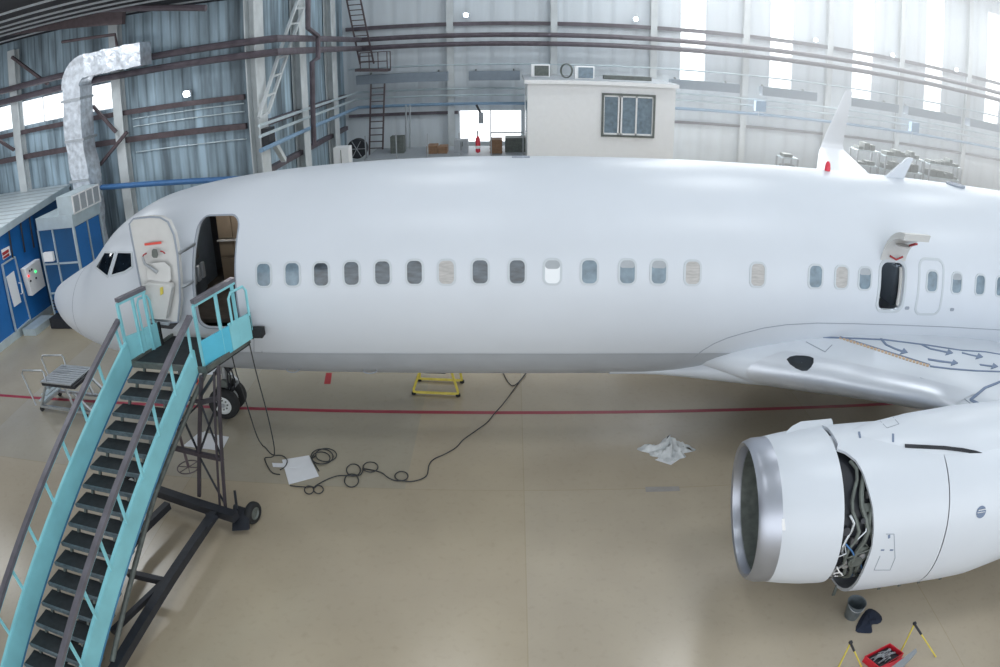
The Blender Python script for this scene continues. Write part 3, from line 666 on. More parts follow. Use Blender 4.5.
# cabin windows (seen positions of each one)
WIN = [(263.7, 275, 3), (292.3, 274.5, 3), (321.1, 274.5, 0), (351.5, 273.5, 0), (382.5, 273, 0), (414.5, 272.5, 0), (446.4, 272.5, 1), (480.2, 272, 0), (517.2, 272, 0), (552.5, 272, 2), (589.5, 272, 3), (627.4, 272, 3), (658.9, 272.3, 3), (692.7, 273, 1),
       (757.9, 275, 1), (815.7, 276.7, 3), (841.7, 277.5, 1), (865, 278.7, 3), (932.2, 281.5, 3), (956.8, 283.3, 3), (980.2, 285, 3), (1000.5, 286.5, 3)]
for x, y, k in WIN:
    l, n = hit(fbv, x, y); w = .245; h = .355
    f = skin_plate(MB(), l.x, l.z, w+.05, h+.05, .11, -.005, .010, inner=.035).build('window_frame', frame_m, fus)
    skin_plate(MB(), l.x, l.z, w, h, .09, -.004, .004).build('window_pane', [glass, glass_l, glass_w, glass_b][k], f)
    if x in (627.4, 658.9, 865, 956.8): skin_plate(MB(), l.x, l.z+h*.32, w*.92, h*.3, .04, .002, .0055).build('blind_edge', glass_b if k == 0 else greyp, f)
    if x == 552.5: skin_plate(MB(), l.x, l.z+h*.3, w*.94, h*.34, .06, .002, .0055).build('blind_edge', greyp, f)
# closed overwing exit outline
l, n = hit(fbv, 931, 287); ex_ = skin_plate(MB(), l.x, l.z-.02, .63, 1.02, .17, -.005, .008, inner=.05).build('exit_outline', frame_m, fus)
skin_plate(MB(), (EX0+EX1)/2, (EZ0+EZ1)/2, EX1-EX0+.12, EZ1-EZ0+.12, .19, -.005, .01, inner=.055).build('exit_surround', frame_m, fus)
for x, y in ((907, 308), (952, 309.5)):
    l, n = hit(fbv, x, y); skin_plate(MB(), l.x, l.z, .1, .06, .025, -.003, .006).build('vent', line, fus)
skin_plate(MB(), (DX0+DX1)/2, (DZ0+DZ1)/2, DX1-DX0+.06, DZ1-DZ0+.06, .2, -.004, .006, inner=.028).build('door_surround', line, fus)
# open overwing hatch hinged at its top
hz = EZ1+.05; hx = (EX0+EX1)/2
def hatch(u, v):        # u along x, v from the hinge outwards: rises and curls up and out
    x = EX0-.02+(EX1-EX0+.04)*u; yy = skin_y(hx, hz)-.03; zz = hz-.02; n = 24
    for i in range(int(round(v*n))):
        ang = math.radians(82-84*(i/n)); yy -= .92/n*math.cos(ang); zz += .92/n*math.sin(ang)
    return V((x, yy, zz))
hp = MB(); n_ = 8
hp.grid(lambda u, v: hatch(u, v)+V((0, 0, .09)), 4, 12); hp.grid(lambda u, v: hatch(u, v)-V((0, -.03, .03)), 4, 12)
H = [hatch(0, v/12) for v in range(13)]+[hatch(1, 1-v/12) for v in range(13)]
hp.add([p+V((0, 0, .09)) for p in H]+[p-V((0, -.03, .03)) for p in H], [(i, (i+1) % 26, 26+(i+1) % 26, 26+i) for i in range(26)])
hatch_o = hp.build('exit_hatch', liner, jet, 'overwing exit hatch swung up and open')
MB().tube([hatch(.25, .2)-V((0, .02, .08)), hatch(.5, .18)-V((0, .04, .1)), hatch(.75, .2)-V((0, .02, .08))], .018).build('grab_handle', dred, hatch_o)
MB().bar(hatch(.7, .6)-V((0, .02, .08)), hatch(.7, .8)-V((0, .02, .08)), .06, .03).build('latch', dred, hatch_o)
c = hatch(.45, .55)-V((0, .02, .06)); MB().cyl(c, c-V((0, .0, .02)), .13, 18).build('hatch_window', glass_l, hatch_o)
# interior seen through the two openings
MB().span((-2.2, -1.35, 2.62), (.6, 1.5, 2.70)).build('cabin_floor', floorb, jet)
bh = MB().prism([V((-2.05, -1.1, 2.7)), V((-2.05, .95, 2.7)), V((-2.05, .95, 4.2)), V((-2.05, .4, 4.4)), V((-2.05, -.75, 4.4)), V((-2.05, -1.1, 3.9))], (-.05, 0, 0)).build('cockpit_bulkhead', seatm, jet)
MB().span((-2.04, -.95, 3.1), (-1.98, -.35, 3.3)).build('bulkhead_shelf', greyp, bh)
MB().span((-2.04, -.6, 3.9), (-2.0, -.3, 4.2)).build('control_panel', greyp, bh)
js = bevel(MB().span((-1.95, -1.05, 3.4), (-1.75, -.62, 4.15)).build('attendant_seat', cabin_dark, jet), .04)
bevel(MB().span((-1.97, -.55, 3.45), (-1.82, -.2, 4.05)).build('seat_back', cabin_dark, js), .04)
for k in range(4): bevel(MB().span((-1.74, -1.02+.2*k, 3.12), (-1.68, -.9+.2*k, 3.42)).build('equipment_bottle', greyp, js), .02)
MB().prism([V((-1.7, -1.25, 2.72)), V((-1.95, .2, 2.72)), V((-1.95, .2, 3.0)), V((-1.7, -1.25, 3.1))], (-.06, 0, 0)).build('stowage_panel', seatm, jet)
g = MB().span((-1.66, .42, 2.7), (-1.0, .95, 4.35)).build('galley_unit', cabin_tan, jet)
for z0, z1 in ((2.8, 3.25), (3.3, 3.6), (3.65, 4.25)):
    for x0 in (-1.64, -1.32): MB().span((x0, .39, z0), (x0+.3, .42, z1)).build('galley_door', [cabin_tan, greyp][x0 > -1.5 and z0 < 3], g)
MB().span((-1.66, .33, 3.6), (-1.0, .42, 3.63)).build('counter', liner, g)
MB().span((-1.2, .9, 2.7), (.6, 1.0, 4.5)).build('cabin_partition', cabin_tan, jet)
lp = bpy.data.lights.new('cabin_fill', 'POINT'); lp.energy = 16; lp.color = (1, .95, .9); lp.shadow_soft_size = .1; lo = bpy.data.objects.new('cabin_fill', lp); COL.objects.link(lo); lo.location = (-1.2, -.3, 4.45)  # added fill light, keeps the doorway interior from going black
lp = bpy.data.lights.new('rear_cabin_fill', 'POINT'); lp.energy = 30; lp.color = (.85, .93, 1); lp.shadow_soft_size = .1; lo = bpy.data.objects.new('rear_cabin_fill', lp); COL.objects.link(lo); lo.location = ((EX0+EX1)/2+.1, -1.0, 4.5)  # added fill light lifting the dark interior of the overwing exit
MB().span((EX0-.9, -1.5, 2.5), (EX1+1.6, 1, 2.55)).build('rear_cabin_floor', floorb, jet)
MB().span((EX0-.9, .0, 2.55), (EX1+1.6, .1, 4.5)).build('rear_cabin_wall', seatm, jet)
for x in (EX0+.12, EX0+.62): bevel(MB().span((x, -1.35, 2.95), (x+.13, -.35, 3.72)).build('passenger_seat', seatm, jet), .05)
MB().tube([on_skin(EX1-.02, EZ0+.06+(EZ1-EZ0-.12)*k/8, -.09)[0] for k in range(9)], .035, 8).build('exit_lining', liner, jet)
# front door, swung open against the forward fuselage, inner face outwards
dpix = [(129.3, 224), (133.5, 218.8), (150, 217), (160, 217.5), (168, 222), (174, 235), (177.5, 255), (179.5, 280), (180, 300), (178, 322), (172, 322.5), (150, 319), (146, 303), (140, 282), (134, 250)]
def dpt(x, y, off=0.):  # door leaf stands off the skin
    l, n = hit(fbv, x, y)
    if l is None or l.x < -5: l = at(x, y, Y=-1.9); n = V((0, -1, 0))
    return l+V((0, -.34-off, .0))
def door_plane(x, y, off=0.):
    yv = DPY-off; p = at(x, y, Y=yv); p.y = yv-.55*((p.z-3.4)/1.0)*0; 
    curve = .16*((p.z-3.45)/.95)**2
    return at(x, y, Y=yv+curve)
DPY = -2.12
door = MB().prism([door_plane(*p) for p in dpix], (0, .13, 0)).build('front_door', liner, jet, 'open front cabin door showing its pale inner lining')
def door_part(name, pix, off, th, m, parent=None): return bevel(MB().prism([door_plane(x, y, off) for x, y in pix], (0, th, 0)).build(name, m, parent or door), .012)
edge = MB().tube([door_plane(x, y, .0) for x, y in dpix], .018, 6, closed=True).build('edge_seal', line, door)
door_part('red_stripe', [(144, 243.5), (161, 241.5), (161.4, 244), (144.4, 246)], .012, .02, red)
door_part('viewing_window', [(151.5, 250.5), (153, 249), (156.5, 249.5), (158, 255), (157, 258), (153, 258), (151.5, 256)], .015, .02, steelg)
MB().tube([door_plane(142.5, 257, .05), door_plane(145, 264, .07), door_plane(151, 268, .07), door_plane(157, 272.5, .06)], [.02, .025, .028, .03], 8).build('door_handle', alu, door)
MB().tube([door_plane(142.3, 257.5, .012), door_plane(143.5, 255, .012), door_plane(146.5, 253.2, .012)], .012, 6).build('red_arc', dred, door)
MB().tube([door_plane(160.5, 251, .012), door_plane(163, 251.8, .012), door_plane(165, 253.5, .012)], .012, 6).build('red_arc', dred, door)
door_part('handle_recess', [(146, 264), (164, 262), (170, 267), (171, 280), (168, 283), (147, 280)], .02, .02, liner)
sl = door_part('slide_pack', [(142, 285), (149, 283), (170, 285), (171.5, 288), (166, 320), (148, 319), (146, 300)], .13, .14, liner)
door_part('slide_gauge', [(159.5, 288), (162.5, 287), (163, 294), (160, 296)], .15, .03, yellow, sl)
door_part('girt_bar', [(148, 320), (169, 323), (168.5, 326), (148, 323)], .1, .1, greyp)
door_part('lower_edge', [(148, 322.5), (176, 325), (172, 329.5), (148, 327)], .02, .14, cabin_dark)
for y in (253.5, 288.5):
    a = door_plane(178.5, y, -.05); b = at(191, y-.5, Y=skin_y(-1.2, 3.6)-.0); b = V((DX0-.02, skin_y(DX0, a.z)+.02, a.z))
    MB().tube([a, a.lerp(b, .5)+V((0, -.03, 0)), b], .03, 8).build('hinge_arm', alu, door)
# cockpit windows
for pix, mm in (([(96, 267.5), (105, 252.5), (115.5, 252.7), (108, 277)], cockpit), ([(111, 276), (118, 252.3), (132, 252.5), (132.6, 267), (125, 272)], cockpit)):
    o = decal_poly(fbv, pix, .008).build('cockpit_window', mm, fus); decal_line(fbv, pix, .035, .014, closed=True, step=3).build('window_seal', frame_m, o)
# windows of the windshield beyond the ridge
m = MB()
for yy in (-1, 1):
    pass
# radome joint, service panels, belly band
s_ = 1.3; rj = MB(); rr_ = ring(s_, 64, .003); r2_ = ring(s_+.015, 64, .003); rj.rings([rr_, r2_], caps=False); rj.build('radome_joint', line, fus)
sk = MB(); decal_line(fbv, [(236, 339), (254, 339), (254, 355), (262, 355), (262, 351)], .008, .004, sk, step=3); sk.build('panel_joint', line, fus)
bl = MB()
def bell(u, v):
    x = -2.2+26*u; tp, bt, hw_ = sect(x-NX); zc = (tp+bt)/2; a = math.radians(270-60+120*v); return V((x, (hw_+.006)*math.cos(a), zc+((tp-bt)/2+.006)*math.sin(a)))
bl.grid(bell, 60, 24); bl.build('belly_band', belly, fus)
for x, w in ((199, 0), ): pass
for px_, nm_ in (((293, 368.5), 'drain_mast'), ((370, 369.5), 'drain_port')):
    l, n = hit(fbv, *px_)
    if l is not None: MB().tube([l+n*.02+V((.12*math.cos(a), 0, 0))+V((0, .045*math.sin(a), .03*math.sin(a))) for a in np.linspace(0, 2*PI, 13)[:-1]], .01, 6, closed=True).build(nm_, line, fus)
# beacon and antennas on the crown
p = V((9.78, 0, 5.07)); MB().tube([p-V((0, 0, .04)), p+V((0, 0, .07)), p+V((0, 0, .14)), p+V((0, 0, .18))], [.06, .055, .045, .02], 16).build('beacon_light', beac, jet)
p = at(893, 171, Y=0); m = MB(); m.prism([V((p.x-.2, -.03, 5.05)), V((p.x+.25, -.03, 5.05)), V((p.x+.45, -.03, 5.5)), V((p.x+.32, -.03, 5.5))], (0, .06, 0)); m.build('blade_antenna', white, jet)
m = MB(); q_ = at(956, 182, Y=0); m.cyl((q_.x, 0, 5.05), (q_.x, 0, 5.1), .22, 24); m.build('crown_dome', line, jet)
m = MB(); m.span((4.0, -.06, 5.06), (4.3, .06, 5.09)); m.build('crown_vent', line, jet); 

# wing-body fairing
def fair_ring(x):
    t0 = min(1, max(0, (x-6.1)/2.7)); t0 = t0*t0*(3-2*t0); t1 = min(1, max(0, (20-x)/3)); k = t0*t1
    hw_ = 1.05+(1.08)*k; top = 1.75+.92*k; bot = 1.36-.02*k; zc = (top+bot)/2
    return [V((x, hw_*abs(math.cos(a))**.85*(1 if math.cos(a) > 0 else -1), zc+(top-bot)/2*math.sin(a))) for a in [2*PI*j/48 for j in range(48)]]
fr_ = MB().rings([fair_ring(x) for x in np.arange(5.7, 20.1, .3)]).build('wing_root_fairing', fair, jet)
frbv = bvh_of(fr_)
# wings
def airfoil(c, tk, n=22):
    up = []; lo = []
    for i in range(n+1):
        x = .5*(1-math.cos(PI*i/n)); yt = 5*tk*(.2969*math.sqrt(x)-.126*x-.3516*x*x+.2843*x**3-.1036*x**4); cm = .015*math.sin(PI*x)
        up.append((x*c, (cm+yt)*c)); lo.append((x*c, (cm-yt*.9)*c))
    return up[::-1]+lo[1:-1]
WS = [(0.8, 6.5, 9.8, 1.92, .115), (1.9, 7.75, 8.6, 1.98, .118), (2.6, 9.2, 7.2, 2.06, .122), (3.5, 10.65, 5.9, 2.17, .122), (4.83, 11.75, 4.9, 2.32, .12), (6.0, 12.4, 4.45, 2.46, .115), (9, 13.95, 3.55, 2.75, .11), (13, 15.9, 2.4, 3.08, .1), (16.5, 17.65, 1.5, 3.3, .1), (17.0, 17.95, 1.25, 3.38, .09), (17.25, 18.15, 1.1, 3.6, .08), (17.4, 18.4, .98, 4.1, .07), (17.7, 19.42, .4, 6.15, .07)]
def wing(sign, name):
    rg = []
    for i, (y, le, c, z, tk) in enumerate(WS):
        af = airfoil(c, tk)
        if y <= 16.6: rg.append([V((le+a, sign*y, z+b)) for a, b in af])
        else:
            d = min(1, (y-16.5)/.7)*1.4; rg.append([V((le+a, sign*(y-b*math.sin(d)), z+b*math.cos(d))) for a, b in af])
    # refine spanwise
    out = []
    for a, b in zip(rg[:-1], rg[1:]):
        k = 4
        for q in range(k): out.append([u.lerp(v, q/k) for u, v in zip(a, b)])
    out.append(rg[-1]); return MB().rings(out).build(name, fair, jet)
wp = wing(-1, 'port_wing'); ws = wing(1, 'starboard_wing')
wbv = bvh_of(wp)
# polished inboard leading edge with landing light
def le_pt(y, a, g=.012):
    for (y0, l0, c0, z0, t0), (y1, l1, c1, z1, t1) in zip(WS[:-1], WS[1:]):
        if y0 <= y <= y1:
            k = (y-y0)/(y1-y0); le, c, z, tk = l0+(l1-l0)*k, c0+(c1-c0)*k, z0+(z1-z0)*k, t0+(t1-t0)*k
            x = .075*abs(a)**2; yt = 5*tk*(.2969*math.sqrt(x)-.126*x-.3516*x*x+.2843*x**3); cm = .015*math.sin(PI*x)
            s = 1 if a >= 0 else -.9
            return V((le+x*c-g*(1-abs(a)), -y, z+(cm+s*yt)*c+g*(a)))
MB().grid(lambda u, v: le_pt(1.95+1.85*u, -1+2*v), 16, 14).build('leading_edge', satin, wp, 'bare metal inboard leading edge')
MB().grid(lambda u, v: le_pt(5.35+9*u, -1+2*v), 30, 10).build('leading_edge', satin, wp, 'bare metal outboard leading edge')
def ppoly(pix, m, nm, par=None, off=.012): return decal_poly(wbv, pix, off).build(nm, m, par or wp)
allbv = BVHTree.FromPolygons([v.co+origin(o) for o in (wp, fr_) for v in o.data.vertices], [tuple(i+(0 if o is wp else len(wp.data.vertices)) for i in p.vertices) for o in (wp, fr_) for p in o.data.polygons])
o = decal_poly(allbv, [(786.5, 359.5), (790, 357), (796, 355.8), (804, 356), (810, 357), (813.5, 358.6), (813.5, 363), (811, 367.5), (807, 370.8), (802, 371), (796, 368.5), (790, 364.5)], .014).build('landing_light', cockpit, wp)
# walkway markings on the wing
lo_ = o
m = MB(); decal_line(wbv, [(823, 337.5), (850, 338.5), (885, 340), (925, 345), (961, 350.5), (985, 352), (1003, 355)], .035, .012, m); m.build('walkway_line', navy, wp)
m = MB(); decal_line(wbv, [(930, 366.5), (950, 369), (975, 371), (1003, 372)], .035, .012, m); m.build('walkway_line', navy, wp)
m = MB(); pts = [(840, 338), (862, 345), (885, 352.5), (908, 360), (930, 366.5)]
for k in range(26):
    f0, f1 = k/26, (k+.55)/26
    def ip(f): i = min(3, int(f*4)); g_ = f*4-i; return (pts[i][0]+(pts[i+1][0]-pts[i][0])*g_, pts[i][1]+(pts[i+1][1]-pts[i][1])*g_)
    decal_line(wbv, [ip(f0), ip(f1)], .06, .012, m, step=30)
m.build('hazard_stripe', ochre, wp); m = MB(); decal_line(wbv, [(840, 337), (885, 351), (930, 365)], .03, .012, m); m.build('stripe_line', navy, wp)
def arrow(p):
    m = MB(); decal_line(wbv, p, .05, .012, m); a, b = p[-2], p[-1]; L_ = math.hypot(b[0]-a[0], b[1]-a[1]); d = ((b[0]-a[0])/L_, (b[1]-a[1])/L_)
    decal_poly(wbv, [(b[0]+d[0]*6, b[1]+d[1]*4), (b[0]-d[1]*4-1, b[1]+3), (b[0]+1+d[1]*2, b[1]-3)], .014, m); m.build('exit_arrow', navy, wp)
arrow([(881, 339), (886, 345), (895, 349), (902, 351.5)]); arrow([(928, 359.5), (940, 361.5), (952, 363)]); arrow([(922, 345), (930, 349), (940, 351), (947, 352.5)]); arrow([(980, 365), (988, 366), (992, 366.5)]); arrow([(962, 353), (970, 355), (977, 356.5)])
m = MB(); decal_line(wbv, [(1003, 381), (985, 388), (970.5, 400), (985, 407), (1003, 417)], .05, .012, m); m.build('panel_outline', navy, wp)
m = MB(); decal_line(wbv, [(920, 378), (940, 385), (962, 397), (972, 405), (982, 417)], .012, .008, m); decal_line(wbv, [(806, 342), (825, 352), (832, 345)], .012, .008, m); m.build('panel_joint', line, wp)
# fairing joint lines on the fuselage and fairing
m = MB(); allf = BVHTree.FromPolygons([v.co+origin(o) for o in (fus, fr_) for v in o.data.vertices], [tuple(i+(0 if o is fus else len(fus.data.vertices)) for i in p.vertices) for o in (fus, fr_) for p in o.data.polygons])
decal_line(allf, [(693, 358), (703, 350), (714, 343.5), (727, 338), (740, 334), (763, 328), (787, 324.5), (818, 323), (850, 323.5), (900, 325), (950, 327), (1003, 330)], .012, .006, m)
m.build('fairing_joint', line, fr_)

# engine
ENX, EYC, EZC = 7.05, -4.73, 1.37
_ps, _th = math.radians(-6.0), math.radians(4.5)
_ea = V((math.cos(_ps)*math.cos(_th), math.sin(_ps)*math.cos(_th), math.sin(_th))); _ev = V((0, 0, 1)).cross(_ea).normalized(); _ew = _ea.cross(_ev)
def EP(x, y, z): return V((ENX, EYC, EZC))+_ea*x+_ev*y+_ew*z      # engine axis frame: aft, inboard, up
def ELOC(l): d = l-V((ENX, EYC, EZC)); return d.dot(_ea), d.dot(_ev), d.dot(_ew)
tilt = .0
def rev(prof, a0=0, a1=2*PI, n=72, xo=0, yo=0, zo=0, edge=None):
    rows = []
    full = abs(a1-a0) > 6.28
    for (x, r) in prof:
        rows.append([EP(x+xo, r*math.cos(a0+(a1-a0)*j/n), r*math.sin(a0+(a1-a0)*j/n))+V((0, yo, zo)) for j in range(n if full else n+1)])
    return rows, full
def revm(prof, **k):
    r, full = rev(prof, **k); return MB().rings(r, caps=False, closed=full)
eng = revm([(.29, .975), (.12, .965), (.03, .93), (0, .90), (.02, .865), (.1, .84), (.14, .835)]).build('engine_lip', chrome, jet, 'polished metal engine inlet ring')
nc = revm([(.28, .97), (.3, .98), (.5, 1.015), (.75, 1.045), (1.0, 1.06), (1.07, 1.06), (1.07, 1.01), (.8, .96)]).build('inlet_cowl', white, jet)
revm([(.13, .836), (.5, .81), (.9, .81), (1.15, .81)]).build('inlet_duct', steelg, nc)
# fan
fan = MB().cyl(EP(1.12, 0, 0), EP(1.2, 0, 0), .8, 48).build('fan_disc', black, jet)
m = MB()
for k in range(24):
    a = 2*PI*k/24; rad = _ev*math.cos(a)+_ew*math.sin(a); tan = _ev*-math.sin(a)+_ew*math.cos(a)
    c0 = EP(1.0, 0, 0)
    m.add([c0+rad*.18-tan*.03+V((-.06, 0, 0)), c0+rad*.18+tan*.03+V((.08, 0, 0)), c0+rad*.5+tan*.09+V((.06, 0, 0)), c0+rad*.78+tan*.12+V((.04, 0, 0)), c0+rad*.78-tan*.07+V((-.06, 0, 0)), c0+rad*.5-tan*.06+V((-.06, 0, 0))], [(0, 1, 2, 5), (5, 2, 3, 4)])
each(m, 'fan_blade', steelg, fan)
MB().tube([EP(.72, 0, 0), EP(.8, 0, 0), EP(.95, 0, 0), EP(1.05, 0, 0)], [.01, .08, .17, .21], 24).build('spinner', black, fan)
# dark machinery in the open bay
core = revm([(1.0, .96), (1.1, .945), (2.4, .945)]).build('fan_case', black, jet, 'dark exposed fan case with pipes')
random.seed(3)
def ept(x, ang, r=1.0): return EP(x, r*math.cos(ang), r*math.sin(ang))
A = lambda d: math.radians(d)
for x0, r_, mm, rng in ((1.38, .035, steelg, (100, 225)), (1.25, .025, steelg, (110, 215)), (1.5, .03, steelg, (120, 230)), (1.17, .02, alu, (150, 230))):
    MB().tube([ept(x0+.06*math.sin(k*1.1), A(rng[0]+(rng[1]-rng[0])*k/14), 1.0+.02*math.sin(k*2)) for k in range(15)], r_, 8).build('pipe', mm, core)
for k in range(16):
    a = A(random.uniform(130, 235)); x = random.uniform(1.12, 1.55); s_ = random.uniform(.03, .09)
    rot = Matrix.Rotation(a, 3, 'X'); (MB().box(ept(x, a, .98), (s_*1.6, .05, s_*1.3), rot) if k % 2 else MB().cyl(ept(x, a, .95), ept(x, a, 1.02), s_*.7, 12)).build('accessory', [black, steelg, alu, cabin_dark][k % 4], core)
for k in range(10):
    a = random.uniform(150, 225); x = random.uniform(1.12, 1.5); MB().tube([ept(x, A(a), 1.0), ept(x+random.uniform(-.15, .15), A(a+6), 1.03), ept(x+random.uniform(-.2, .2), A(a+14), 1.0)], .012, 6).build('hose', [bluep, alu, steelg, wbox][k % 4], core)
m = MB().cyl(ept(1.36, A(190), .95), ept(1.36, A(190), 1.03), .1, 20); m.build('gearbox_cover', steelg, core)
# rear cowls: front edge position depends on the angle round the engine
def rearr(x, a):
    base = float(np.interp(x, [.8, 1.2, 1.8, 2.6, 3.0, 3.5, 4.1, 4.6], [1.07, 1.08, 1.09, 1.085, 1.085, 1.07, 1.02, .93]))
    return base+.19*max(0, math.cos(A(a-258)))**2*float(np.interp(x, [.8, 1.4, 3.4, 4.6], [.75, 1, 1.15, .6]))
_rb = MB().grid(lambda u, v: ept(.3+2.3*u, A(-90+360*v), rearr(.3+2.3*u, -90+360*v)), 12, 96); _rb = BVHTree.FromPolygons([V(v) for v in _rb.v], _rb.f)
def _ang(l): q = ELOC(l); a = math.degrees(math.atan2(q[2], q[1])); return a if a > -90 else a+360
_tab = sorted((_ang(l), ELOC(l)[0]) for l, n in (hit(_rb, *q) for q in ((836, 448), (846, 452), (856, 460), (863, 472), (868, 488), (873, 508), (874, 530), (872, 548), (866, 565), (860, 578), (853, 588), (846, 594))) if l is not None)
RE = [(-90, _tab[-1][1]), (_tab[0][0]-40, 1.12), (_tab[0][0]-1, 1.12)]+_tab+[(270, _tab[-1][1])]
def rear_edge(a): return float(np.interp(a, [p[0] for p in RE], [p[1] for p in RE]))
def rear(u, v, r0=0.):
    a = -90+360*v; x0 = rear_edge(a); x = x0+(2.6-x0)*u; r = rearr(x, a)
    return ept(x, A(a), r-r0)
m = MB().grid(lambda u, v: rear(u, v), 16, 96); m.grid(lambda u, v: rear(u, v, .045), 16, 96)
m.add([p for v in range(97) for p in (rear(0, v/96), rear(0, v/96, .045))], [(2*i, 2*i+1, 2*i+3, 2*i+2) for i in range(96)])
rc = m.build('fan_cowl', white, jet, fix=False)
sv = MB().grid(lambda u, v: ept(2.615+1.985*u, A(-90+360*v), rearr(2.615+1.985*u, -90+360*v)), 16, 96).build('reverser_sleeve', white, jet)
revm([(4.2, .6), (4.8, .56), (5.4, .42), (5.7, .38)]).build('core_nozzle', alu, jet)
MB().tube([EP(5.4, 0, 0), EP(5.8, 0, 0), EP(6.3, 0, 0)], [.3, .24, .02], 24).build('exhaust_plug', alu, jet)
ebv = BVHTree.FromPolygons([v.co+origin(o) for o in (rc,) for v in o.data.vertices], [tuple(p.vertices) for p in rc.data.polygons])
nbv = bvh_of(nc); sbv = bvh_of(sv)
m = MB(); decal_line(ebv, [(886, 534), (894, 534), (895, 558), (890, 570), (874, 570), (880, 556)], .008, .005, m); m.build('access_panel_joint', line, rc)
for p_, w_ in (([(889, 535), (889, 538)], .03), ([(881, 550), (884, 550)], .02), ([(890, 550), (893, 550)], .02)): decal_line(ebv, p_, w_, .006).build('latch_mark', navy, rc)
l, n = hit(sbv, 981, 512)
if l is not None:
    dd = MB(); dd.cyl(l-n*.02, l+n*.006, .085, 24); dv = dd.build('drain_vent', navy, sv)
    m = MB()
    for k in (-.04, 0, .04): m.bar(l+n*.008+V((-.07, 0, k)), l+n*.008+V((.07, 0, k)), .012, .006)
    m.build('vent_slat', wbox, dv)
m = MB(); decal_line(nbv, [(783, 519), (784, 530)], .04, .005, m); m.build('lip_placard', wbox, nc)
for x0, y0 in ((866, 591), (911, 590), (929, 586), (947, 582), (969, 575)):
    a = ept({866: 1.5, 911: 2.25, 929: 2.6, 947: 2.95, 969: 3.35}[x0], A(250), rearr(2.5, 250)-.02); MB().box(a-V((0, 0, .09)), (.05, .02, .2)).build('drain_pipe', steelg, rc)
# inboard fan cowl panel edge showing above
m = MB(); m.prism([at(786, 432, Y=-4.4), at(792, 426, Y=-4.2), at(801, 421.5, Y=-4.15), at(831, 418.5, Y=-4.15), at(834, 430, Y=-4.4)], (0, -.04, 0)); m.build('vortex_strake', white, jet)
# pylon
def py_ring(x, zb, zt, w, y=EYC):
    zc = (zb+zt)/2; h = (zt-zb)/2; return [V((x, y+w*math.cos(a), zc+h*math.sin(a))) for a in [2*PI*j/28 for j in range(28)]]
pr = [py_ring(8.0, 2.2, 2.45, .1), py_ring(8.3, 2.15, 2.54, .26, -4.8), py_ring(8.8, 2.0, 2.66, .44, -4.86), py_ring(9.4, 1.9, 2.76, .6, -4.92), py_ring(10.2, 1.85, 2.84, .68, -4.95), py_ring(11.2, 1.85, 2.88, .7, -4.98), py_ring(12.2, 1.85, 2.88, .66, -5.0), py_ring(13.2, 1.8, 2.8, .5, -5.0), py_ring(14.5, 1.85, 2.6, .25, -4.95)]
py = MB().rings(pr).build('engine_pylon', white, jet)
pbv = BVHTree.FromPolygons([v.co+origin(o) for o in (py, rc) for v in o.data.vertices], [tuple(i+(0 if o is py else len(py.data.vertices)) for i in p.vertices) for o in (py, rc) for p in o.data.polygons])
for p_ in (((859, 432), (860, 438)), ((893, 434), (893, 442))): decal_line(pbv, p_, .03, .006).build('pylon_mark', navy, py)
m = MB(); decal_line(pbv, [(880, 421), (887, 428), (899, 424), (893, 417)], .008, .004, m); m.build('panel_joint', line, py)
m = MB(); decal_line(pbv, [(905, 446), (925, 447), (945, 448), (962, 450), (975, 452.5), (986, 456)], .05, .01, m); m.build('pylon_seal', black, py)

# landing gear
ng = V((-1.83, 0, 0)); g = MB(); g.cyl(ng+V((-.05, 0, .34)), ng+V((.08, 0, 1.5)), .07); g.bar(ng+V((0, 0, .9)), ng+V((-.7, 0, 1.45)), .06)
g.bar(ng+V((.05, 0, .5)), ng+V((.3, 0, .75)), .05); g.bar(ng+V((.3, 0, .75)), ng+V((.06, 0, 1.0)), .05)
gear = g.build('nose_gear_strut', alu, jet)
MB().cyl(ng+V((-.03, -.3, .34)), ng+V((-.03, .3, .34)), .05).build('axle', alu, gear)
def wheel(c, R, w, par, ax=V((0, 1, 0)), rm=None):
    c = V(c); u = ax.cross(V((0, 0, 1))).normalized(); v = V((0, 0, 1)); rings = []
    prof = [(-.5, .58), (-.5, .8), (-.42, .93), (-.25, .99), (0, 1), (.25, .99), (.42, .93), (.5, .8), (.5, .58)]
    for t_, q in prof: rings.append([c+ax*t_*w+(u*math.cos(a)+v*math.sin(a))*q*R for a in [2*PI*k/36 for k in range(36)]])
    w_ = MB().rings(rings, caps=False).build('tyre', rubber, par)
    r_ = MB(); r_.rings([[c+ax*t_*w+(u*math.cos(a)+v*math.sin(a))*q*R for a in [2*PI*k/36 for k in range(36)]] for t_, q in ((-.44, .6), (-.5, .5), (-.3, .42), (-.28, .2), (-.4, .16), (-.4, .01))], caps=False)
    r_.rings([[c-ax*t_*w+(u*math.cos(a)+v*math.sin(a))*q*R for a in [2*PI*k/36 for k in range(36)]] for t_, q in ((-.44, .6), (-.5, .5), (-.3, .42), (-.28, .2), (-.4, .16), (-.4, .01))], caps=False)
    r_.build('rim', rm or rim, w_); m = MB()
    for k in range(8):
        a = k*PI/4; p = c-ax*.31*w+(u*math.cos(a)+v*math.sin(a))*.3*R; m.cyl(p, p-ax*.02, .018, 8)
    each(m, 'bolt', steelg, w_); return w_
wheel(ng+V((-.03, -.21, .345)), .345, .2, gear); wheel(ng+V((-.03, .21, .345)), .345, .2, gear)
for s in (-1, 1): MB().prism([ng+V((-.95, s*.32, 1.34)), ng+V((.1, s*.32, 1.32)), ng+V((.0, s*.40, 1.12)), ng+V((-.85, s*.40, 1.12))], (0, s*.03, 0)).build('gear_door', white, jet)
m = MB(); m.cyl(ng+V((.0, -.14, .75)), ng+V((.0, .14, .75)), .09); m.build('steering_collar', steelg, gear)
